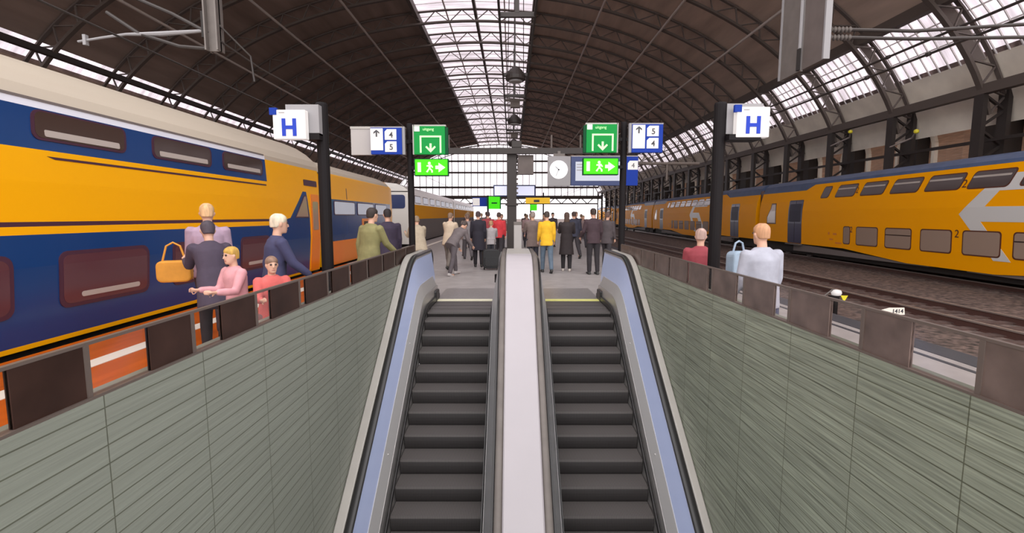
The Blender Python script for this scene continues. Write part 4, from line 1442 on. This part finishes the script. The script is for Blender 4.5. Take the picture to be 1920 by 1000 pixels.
def limb(mb, pts, rs, n=12, ry=None):
    pts = [Vector(p) for p in pts]
    rings, ref = [], None
    k = len(pts)
    for i, p in enumerate(pts):
        d = (pts[min(i + 1, k - 1)] - pts[max(i - 1, 0)]).normalized()
        if ref is None:
            ref = Vector((0, 1, 0)) if abs(d.y) < 0.8 else Vector((0, 0, 1))
        a = d.cross(ref).normalized()
        bb = a.cross(d).normalized()
        ref = bb
        r = rs[i]
        rings.append(ring(p, a, bb, r, (ry[i] if ry else r), n))
    # round the two ends
    d0 = (pts[0] - pts[1]).normalized()
    d1 = (pts[-1] - pts[-2]).normalized()
    c0 = sum(rings[0], Vector()) / n
    c1 = sum(rings[-1], Vector()) / n
    rings.insert(0, [c0 + (v - c0) * 0.6 + d0 * rs[0] * 0.6 for v in rings[0]])
    rings.append([c1 + (v - c1) * 0.6 + d1 * rs[-1] * 0.6 for v in rings[-1]])
    mb.loft(rings)


def dense(a, bb, n=3):
    a, bb = Vector(a), Vector(bb)
    return [a.lerp(bb, i / n) for i in range(n + 1)]


def remesh_build(mb, name, m, parent, voxel, smooth=3):
    o = mb.build(name, m, parent)
    md = o.modifiers.new('r', 'REMESH')
    md.mode = 'VOXEL'
    md.voxel_size = voxel
    md.use_smooth_shade = True
    sm = o.modifiers.new('s', 'SMOOTH')
    sm.iterations = smooth
    sm.factor = 0.5
    REMESH.append(o)
    return o


SKIN = [mat('skin_light', (0.62, 0.36, 0.26), 0.55), mat('skin_tan', (0.42, 0.23, 0.15), 0.55), mat('skin_brown', (0.20, 0.10, 0.065), 0.55)]
M_EYE = mat('eye', (0.03, 0.02, 0.02), 0.2)
M_MOUTH = mat('lips', (0.38, 0.12, 0.11), 0.5)
EYE_ME = None


def person(label, x, y, face=0.0, H=1.72, lean=4, legs=((4, 4), (-4, 6)), arms=((6, 8, 18), (2, 8, 16)), top=(0.1, 0.1, 0.1), bottom=(0.03, 0.03, 0.04), hair=(0.05, 0.03, 0.02),
           hairlen=0.0, coat=0.10, skin=0, far=False, shoes=(0.03, 0.03, 0.03), head_pitch=0, head_turn=0, width=1.0, collar=None, hat=False, lift=0.0):
    """face: degrees turned from looking away (+Y). legs/arms in degrees: (thigh, knee), (shoulder, out, elbow)"""
    s = H / 1.72
    root = empty('person', (x, y, lift), radians(face), label, 'person', 'people on the platform')
    vox = 0.018 if far else 0.0095
    th = radians(lean)
    t = Vector((0, sin(th), cos(th)))
    f = Vector((0, cos(th), -sin(th)))
    R = Vector((1, 0, 0))
    LT, LS_ = 0.435, 0.43
    drop = max(LT * cos(radians(a)) + LS_ * cos(radians(a - k)) for a, k in legs)
    pel = Vector((0, 0, drop + 0.085))

    def T(d, fx=0.0, lat=0.0):
        return pel + t * d + f * fx + R * lat
    # legs
    lj = []
    for sd, (a, k) in zip((-1, 1), legs):
        a, k = radians(a), radians(k)
        hip = T(-0.01, 0, sd * 0.092 * width)
        kn = hip + Vector((sd * 0.005, sin(a) * LT, -cos(a) * LT))
        an = kn + Vector((0, sin(a - k) * LS_, -cos(a - k) * LS_))
        lj.append((hip, kn, an, a - k))
    # arms
    aj = []
    for sd, (al, be, el) in zip((-1, 1), arms):
        al, be, el = radians(al) + th * 0.5, radians(be), radians(el)
        sh = T(0.475, 0.0, sd * 0.175 * width)
        e = sh + Vector((sd * sin(be), sin(al) * cos(be), -cos(al) * cos(be))) * 0.285
        dr = Vector((sd * sin(be) * 0.3, sin(al + el), -cos(al + el))).normalized()
        w = e + dr * 0.25
        aj.append((sh, e, w, dr, sd))
    hp = th * 0.4 + radians(head_pitch)
    hu = Vector((0, sin(hp), cos(hp)))
    hf = Vector((0, cos(hp), -sin(hp)))
    ht = radians(head_turn)
    hr = R * cos(ht) + hf * sin(ht)
    hf2 = hf * cos(ht) - R * sin(ht)
    neck0 = T(0.515)
    hc = neck0 + hu * 0.175 + hf * 0.025
    W = width

    def scale(mb):
        mb.v = [tuple(Vector(v) * s) for v in mb.v]
        return mb
    # ---- body
    b = MB()
    tor = [(-0.08, .10, .085), (-0.02, .155, .105), (0.06, .165, .11), (0.18, .135, .092), (0.30, .152, .105), (0.40, .168, .108), (0.47, .165, .088), (0.52, .09, .065)]
    b.loft([ring(T(d), R, f, rx * W, ry * W, 18) for d, rx, ry in tor])
    limb(b, [neck0 - hu * 0.03, neck0 + hu * 0.05, neck0 + hu * 0.11 + hf * 0.012], [.06, .053, .053])
    hd = [(-0.112, .030, .035, .045), (-0.095, .048, .060, .028), (-0.06, .062, .080, .010), (-0.02, .069, .090, 0), (0.02, .073, .096, -.003), (0.06, .070, .093, -.006), (0.09, .055, .075, -.008), (0.112, .028, .040, -.010)]
    b.loft([ring(hc + hu * h + hf2 * o_, hr, hf2, rx, ry, 18) for h, rx, ry, o_ in hd])
    # nose, brow, ears
    limb(b, [hc + hf2 * 0.088 + hu * 0.015, hc + hf2 * 0.104 - hu * 0.012, hc + hf2 * 0.108 - hu * 0.03], [.008, .011, .013], 8)
    for sd in (-1, 1):
        limb(b, [hc + hr * sd * 0.072 + hu * 0.02, hc + hr * sd * 0.080 + hu * 0.0, hc + hr * sd * 0.072 - hu * 0.03], [.013, .016, .010], 8)
    for sh, e, w, dr, sd in aj:
        limb(b, dense(sh, e, 2) + dense(e, w, 2)[1:], [.050, .046, .040, .036, .027])
        # palm and fingers
        side = R * 1.0
        pn = dr.cross(side)
        if pn.length < 0.1:
            pn = Vector((0, 1, 0))
        pn.normalize()
        ac = pn            # fingers spread across this axis (thumb forward)
        nrm = side * (-sd)  # palm faces the thigh
        limb(b, [w, w + dr * 0.045, w + dr * 0.09], [.026, .034, .036], 10, ry=[.020, .017, .015])
        if True:
            pb = w + dr * 0.085
            flat = ac if abs(ac.dot(dr)) < 0.5 else nrm
            for q, L in zip((-1.5, -0.5, 0.5, 1.5), (0.062, 0.078, 0.083, 0.074)):
                p0 = pb + flat * q * 0.020
                p1 = p0 + (dr * 0.92 + nrm * 0.35).normalized() * L * 0.5
                p2 = p1 + (dr * 0.7 + nrm * 0.75).normalized() * L * 0.5
                limb(b, [p0, p1, p2], [.0092, .0086, .0075], 8)
            p0 = w + dr * 0.035 + flat * 0.028
            p1 = p0 + (dr * 0.7 + flat * 0.7).normalized() * 0.035
            p2 = p1 + (dr * 0.95 + flat * 0.15 + nrm * 0.3).normalized() * 0.03
            limb(b, [p0, p1, p2], [.012, .0105, .0085], 8)
    for hip, kn, an, sa in lj:
        limb(b, dense(hip, kn, 3) + dense(kn, an, 3)[1:], [.083, .078, .066, .054, .056, .047, .036])
        limb(b, [an, an + Vector((0, .05, -.05)), an + Vector((0, .15, -.062))], [.036, .036, .028], 10)
    remesh_build(scale(b), 'body', SKIN[skin], root, vox)
    # ---- jacket
    cn = tuple(round(c, 3) for c in top)
    mj = mat('cloth_%d_%d_%d' % tuple(int(c * 999) for c in top), top, 0.85, noise=0.12, nscale=9, bump=0.2)
    b = MB()
    jt = [(-coat, .185 + max(0, coat - .1) * .12, .14 + max(0, coat - .1) * .12), (-0.02, .187, .138), (0.06, .188, .136), (0.18, .168, .122), (0.30, .180, .132), (0.40, .196, .134), (0.475, .185, .108), (0.525, .105, .082), (0.55, .075, .07)]
    if coat > 0.15:
        jt.insert(1, (-coat * 0.5, .186 + coat * .04, .14 + coat * .04))
    b.loft([ring(T(d), R, f, rx * W, ry * W, 20) for d, rx, ry in jt])
    for sh, e, w, dr, sd in aj:
        limb(b, dense(sh, e, 2) + dense(e, w - dr * 0.01, 2)[1:], [.075, .066, .059, .053, .043])
    remesh_build(scale(b), 'jacket', mj, root, vox * 1.25, 4)
    # ---- trousers
    mt_ = mat('cloth_%d_%d_%d' % tuple(int(c * 999) for c in bottom), bottom, 0.85, noise=0.12, nscale=9, bump=0.2)
    b = MB()
    b.loft([ring(T(d), R, f, rx * W, ry * W, 18) for d, rx, ry in [(-0.10, .11, .095), (-0.03, .172, .122), (0.06, .172, .120), (0.12, .155, .108)]])
    for hip, kn, an, sa in lj:
        limb(b, dense(hip, kn, 3) + dense(kn, an + Vector((0, 0, .02)), 3)[1:], [.102, .095, .082, .072, .070, .062, .058])
    remesh_build(scale(b), 'trousers', mt_, root, vox * 1.25, 3)
    # ---- shoes
    ms = mat('shoe_%d_%d_%d' % tuple(int(c * 999) for c in shoes), shoes, 0.5)
    for hip, kn, an, sa in lj:
        b = MB()
        pitch_ = max(-0.9, min(0.3, sa)) if sa < -0.15 else 0
        fd = Vector((0, cos(pitch_), sin(pitch_)))
        ud = Vector((0, -sin(pitch_), cos(pitch_)))
        base_ = an - ud * 0.045
        limb(b, [base_ - fd * 0.055, base_ + fd * 0.02, base_ + fd * 0.11, base_ + fd * 0.19], [.042, .046, .047, .038], 12, ry=[.042, .045, .036, .026])
        limb(b, [an + ud * 0.03, an - ud * 0.02], [.046, .046], 10)
        remesh_build(scale(b), 'shoe', ms, root, vox * 1.1, 2)
    # ---- hair or hat
    mh = mat('hair_%d_%d_%d' % tuple(int(c * 999) for c in hair), hair, 0.7, noise=0.3, nscale=30, stretch=(1, 1, 0.2))
    b = MB()
    hs = [(-0.045, .062, .052, -.055), (-0.01, .074, .078, -.030), (0.035, .084, .099, -.012), (0.075, .081, .099, -.008), (0.105, .064, .080, -.010), (0.130, .032, .042, -.012)]
    b.loft([ring(hc + hu * h + hf2 * o_, hr, hf2, rx, ry, 18) for h, rx, ry, o_ in hs])
    if hairlen:
        b.loft([ring(hc + hu * h + hf2 * o_, hr, hf2, rx, ry, 16) for h, rx, ry, o_ in [(0.03, .075, .05, -.05), (-0.05, .08, .05, -.06), (-0.05 - hairlen * .5, .085, .045, -.068), (-0.05 - hairlen, .07, .03, -.07)]])
    if hat:
        limb(b, [hc + hu * 0.05 + hf2 * 0.05, hc + hu * 0.04 + hf2 * 0.13], [.06, .05], 12, ry=[.012, .008])
    remesh_build(scale(b), 'hat' if hat else 'hair', mh, root, vox * 1.1, 2)
    # ---- face details
    if not far:
        for sd in (-1, 1):
            e = MB().lathe([(0.003, -0.010), (0.009, -0.005), (0.0105, 0), (0.009, 0.005), (0.003, 0.010)], 10, (0, 0, 0), 'Y').build('eye', M_EYE, root, smooth=True)
            e.location = (hc + hf2 * 0.086 + hr * sd * 0.031 + hu * 0.018) * s
        m_ = MB()
        limb(m_, [hc + hf2 * 0.084 - hu * 0.062 - hr * 0.022, hc + hf2 * 0.092 - hu * 0.062, hc + hf2 * 0.084 - hu * 0.062 + hr * 0.022], [.004, .006, .004], 8)
        scale(m_).build('mouth', M_MOUTH, root)
    return root


ST = ((3, 4), (-3, 5))
WALK = ((22, 8), (-18, 22))
STEP = ((14, 6), (-10, 16))
DN = ((6, 7, 20), (0, 7, 18))
SWING = ((-18, 6, 20), (22, 6, 25))
FRONT = ((24, 8, 70), (20, 8, 75))
# beyond the escalators, right of the column
person('person in a bright yellow jacket and jeans seen from behind', 0.98, 13.5, 4, 1.70, 3, STEP, DN, (0.80, 0.45, 0.02), (0.10, 0.14, 0.19), (0.05, 0.035, 0.03), coat=0.16)
person('person in a grey-brown coat and dark trousers just left of the yellow jacket', 0.62, 14.3, 10, 1.68, 3, ST, FRONT, (0.17, 0.125, 0.115), (0.03, 0.03, 0.045), (0.25, 0.2, 0.18), coat=0.25)
person('person in a long black coat right of the yellow jacket, facing away', 1.58, 13.9, -6, 1.66, 2, ST, FRONT, (0.030, 0.022, 0.024), (0.018, 0.015, 0.018), (0.07, 0.04, 0.03), hairlen=0.16, coat=0.45, shoes=(0.5, 0.45, 0.42))
person('tall person in a dark maroon jacket beside the right blue escalator panel', 2.22, 13.1, 8, 1.76, 3, ST, ((10, 14, 40), (4, 10, 25)), (0.055, 0.032, 0.040), (0.022, 0.018, 0.022), (0.04, 0.025, 0.02), coat=0.12)
person('person in a navy jacket with a pale belt bag, walking behind the black coat', 2.35, 18.2, 12, 1.76, 4, WALK, DN, (0.032, 0.033, 0.055), (0.03, 0.025, 0.03), (0.05, 0.03, 0.025), coat=0.12)
person('person in a black jacket at far right of the crowd by the right post', 3.0, 15.2, -30, 1.70, 3, STEP, DN, (0.075, 0.06, 0.065), (0.035, 0.03, 0.035), (0.10, 0.06, 0.05), coat=0.2)
person('person in a mauve-grey jacket between the pale pillar and the grey-brown coat', 0.75, 18.6, 15, 1.66, 3, ST, DN, (0.26, 0.17, 0.19), (0.06, 0.05, 0.06), (0.12, 0.08, 0.06), hairlen=0.1, coat=0.2)
# left of the column
person('person in a long black coat and black hat left of the column', -1.06, 15.1, 6, 1.70, 2, ST, DN, (0.020, 0.017, 0.028), (0.018, 0.015, 0.02), (0.055, 0.035, 0.04), coat=0.42, hat=True)
person('bare-headed person with light hair in a grey hooded jacket behind the black suitcase', -0.66, 15.2, 5, 1.42, 10, ST, FRONT, (0.36, 0.33, 0.34), (0.03, 0.03, 0.04), (0.42, 0.25, 0.13), coat=0.12)
person('person in a bright red jacket with white shoulders, left of the column', -0.48, 17.4, -8, 1.70, 3, STEP, DN, (0.55, 0.035, 0.045), (0.03, 0.025, 0.03), (0.06, 0.035, 0.03), coat=0.12)
person('person in a dark red jacket between the black hat and the bright red jacket', -0.95, 19.2, 10, 1.72, 3, ST, DN, (0.32, 0.05, 0.06), (0.04, 0.03, 0.04), (0.05, 0.03, 0.03), coat=0.12)
person('person in a grey jacket left of the black-coated person with the hat', -1.62, 17.6, 12, 1.66, 3, WALK, DN, (0.22, 0.20, 0.21), (0.10, 0.09, 0.10), (0.14, 0.09, 0.07), coat=0.14)
person('person in a cream jacket with a dark strap above the bending grey figure', -1.90, 14.4, -20, 1.68, 12, STEP, FRONT, (0.55, 0.44, 0.33), (0.17, 0.145, 0.13), (0.20, 0.13, 0.09), coat=0.2)
person('person in grey bending forward at the end of the left escalator handrail', -1.60, 12.9, -35, 1.66, 46, ((26, 20), (-10, 10)), ((-14, 6, 22), (-6, 6, 30)), (0.15, 0.125, 0.13), (0.10, 0.085, 0.095), (0.07, 0.05, 0.045), coat=0.14, shoes=(0.45, 0.42, 0.42), head_pitch=25)
person('stooping person in a beige coat right of the left green-sign post', -2.35, 12.2, 25, 1.62, 28, ST, FRONT, (0.42, 0.35, 0.26), (0.12, 0.10, 0.08), (0.25, 0.18, 0.12), coat=0.25)
person('person in a brown coat walking behind the cream jacket', -1.75, 18.9, 20, 1.70, 4, WALK, SWING, (0.20, 0.14, 0.11), (0.06, 0.05, 0.05), (0.22, 0.15, 0.10), coat=0.2)
# behind the left parapet
person('person in an olive green coat walking between the two left posts', -2.42, 8.1, -35, 1.74, 7, WALK, SWING, (0.22, 0.20, 0.085), (0.055, 0.04, 0.035), (0.03, 0.02, 0.018), coat=0.22, width=1.15)
person('person in a dark navy coat just left of the left green-sign post', -2.55, 9.9, 20, 1.70, 3, ST, DN, (0.040, 0.028, 0.055), (0.025, 0.02, 0.03), (0.02, 0.014, 0.016), coat=0.3, width=1.12)
person('white-haired person in a navy jacket near the left H post', -2.72, 5.45, -50, 1.60, 6, STEP, SWING, (0.045, 0.045, 0.105), (0.05, 0.045, 0.07), (0.70, 0.60, 0.46), coat=0.16)
person('fair-haired person in a pale lilac top by the left train', -3.95, 6.25, 30, 1.76, 3, WALK, DN, (0.38, 0.27, 0.36), (0.05, 0.035, 0.045), (0.60, 0.38, 0.20), coat=0.12)
person('stooped person in a dark plum coat beside the pale lilac top', -3.35, 5.35, 40, 1.55, 20, STEP, FRONT, (0.055, 0.04, 0.065), (0.03, 0.025, 0.03), (0.06, 0.045, 0.06), coat=0.3)
person('child in a pink jacket with straw-coloured hair behind the left parapet', -2.80, 4.85, 150, 1.26, 4, ST, FRONT, (0.62, 0.30, 0.33), (0.20, 0.10, 0.11), (0.55, 0.33, 0.07), coat=0.12)
person('child in a red jacket with brown hair beside the child in pink', -2.38, 4.70, -140, 1.18, 6, ST, FRONT, (0.60, 0.12, 0.11), (0.22, 0.10, 0.10), (0.22, 0.13, 0.09), coat=0.12)
# behind the right parapet
person('person in a white shirt with fair hair behind the right parapet', 2.48, 4.72, 12, 1.50, 3, STEP, DN, (0.36, 0.365, 0.43), (0.04, 0.045, 0.09), (0.50, 0.26, 0.14), coat=0.14, width=1.1)
person('short person in a dark red top left of the right H post', 2.36, 6.0, -20, 1.42, 4, STEP, DN, (0.28, 0.045, 0.06), (0.05, 0.04, 0.06), (0.45, 0.30, 0.26), coat=0.12)

# distant crowd
cols = [(0.05, 0.04, 0.05), (0.10, 0.07, 0.07), (0.20, 0.14, 0.14), (0.30, 0.20, 0.20), (0.03, 0.03, 0.05), (0.26, 0.10, 0.10), (0.14, 0.12, 0.12)]
words_ = ['black', 'dark brown', 'taupe', 'dusty pink', 'navy', 'brick red', 'grey']
far_spots = [(-2.2, 24, 0), (-1.4, 26.5, 2), (-0.5, 23, 5), (0.75, 24.5, 3), (1.5, 22.5, 3), (2.1, 25, 0), (2.9, 22, 4), (3.6, 24.5, 2), (0.85, 31, 1), (-1.9, 30, 6), (3.3, 19.5, 1), (4.0, 28, 0)]
where = ['by the left train', 'left of the far green sign', 'below the far green sign', 'right of the column', 'behind the yellow jacket', 'between the yellow jacket and the black coat', 'behind the maroon jacket',
         'toward the right train', 'under the yellow sign', 'near the far left train', 'at the right platform edge', 'farthest right in the crowd']
for k, (px, py, ci) in enumerate(far_spots):
    person('distant person in a %s jacket %s' % (words_[ci], where[k]), px, py, random.choice((0, 20, -25, 160, 190)), random.uniform(1.6, 1.82), 3, random.choice((ST, WALK, STEP)), DN, cols[ci], (0.04, 0.035, 0.045),
           random.choice(((0.04, 0.03, 0.02), (0.15, 0.09, 0.06), (0.3, 0.2, 0.12))), coat=random.choice((0.12, 0.25)), far=True)

# bags
root = empty('suitcase', (-0.62, 14.2, 0), radians(8), 'large round-shouldered black suitcase standing in front of the light-haired person', 'suitcase')
MB().prism(rrect(-0.26, 0.26, 0.05, 0.62, 0.12), lambda x, z: (x, -0.14, z), lambda x, z: (x, 0.14, z)).build('shell', mat('black_nylon', (0.014, 0.014, 0.016), 0.6, bump=0.2, nscale=30), root, bevel=0.03)
MB().tube([(-0.12, 0.12, 0.6), (-0.12, 0.14, 0.9), (0.12, 0.14, 0.9), (0.12, 0.12, 0.6)], 0.010, 8).build('handle', M_CATGREY, root)
for sx in (-0.2, 0.2):
    MB().lathe([(0.05, -0.02), (0.05, 0.02)], 14, (sx, 0.08, 0.05), 'X').build('wheel', M_RUBBER, root)
MB().prism(rrect(-0.2, 0.2, 0.12, 0.4, 0.06), lambda x, z: (x, -0.165, z), lambda x, z: (x, -0.14, z)).build('pocket', mat('black_nylon', (0.014, 0.014, 0.016)), root, bevel=0.01)


def bag(name, label, x, y, z, w, h, d, col, strap):
    root = empty(name, (x, y, z), radians(20), label, 'bag')
    m = mat('bag_%d_%d_%d' % tuple(int(c * 999) for c in col), col, 0.7, noise=0.1, nscale=8, bump=0.2)
    MB().prism(rrect(-w / 2, w / 2, 0, h, min(w, h) * 0.25), lambda a, c: (a, -d / 2, c), lambda a, c: (a, d / 2, c)).build('body', m, root, bevel=0.02)
    MB().tube([(-w * 0.35, 0, h * 0.9), (-w * 0.2, 0, h + strap * 0.8), (0, 0, h + strap), (w * 0.2, 0, h + strap * 0.8), (w * 0.35, 0, h * 0.9)], 0.012, 8).build('strap', m, root)
    return root


bag('shoulder_bag', 'yellow shoulder bag at the hip of the person in pale lilac, by the train', -4.10, 5.80, 0.80, 0.36, 0.26, 0.14, (0.62, 0.27, 0.03), 0.22)
bag('shoulder_bag', 'pale blue bag beside the right H post, behind the parapet', 2.72, 5.75, 0.86, 0.26, 0.32, 0.14, (0.30, 0.38, 0.48), 0.12)

# apply the remesh surfaces
bpy.context.view_layer.update()
dg = bpy.context.evaluated_depsgraph_get()
new = []
for o in REMESH:
    new.append((o, bpy.data.meshes.new_from_object(o.evaluated_get(dg))))
for o, me in new:
    old = o.data
    mats_ = [m for m in old.materials]
    o.modifiers.clear()
    o.data = me
    if not me.materials:
        for m in mats_:
            me.materials.append(m)
    me.polygons.foreach_set('use_smooth', [True] * len(me.polygons))
    bpy.data.meshes.remove(old)
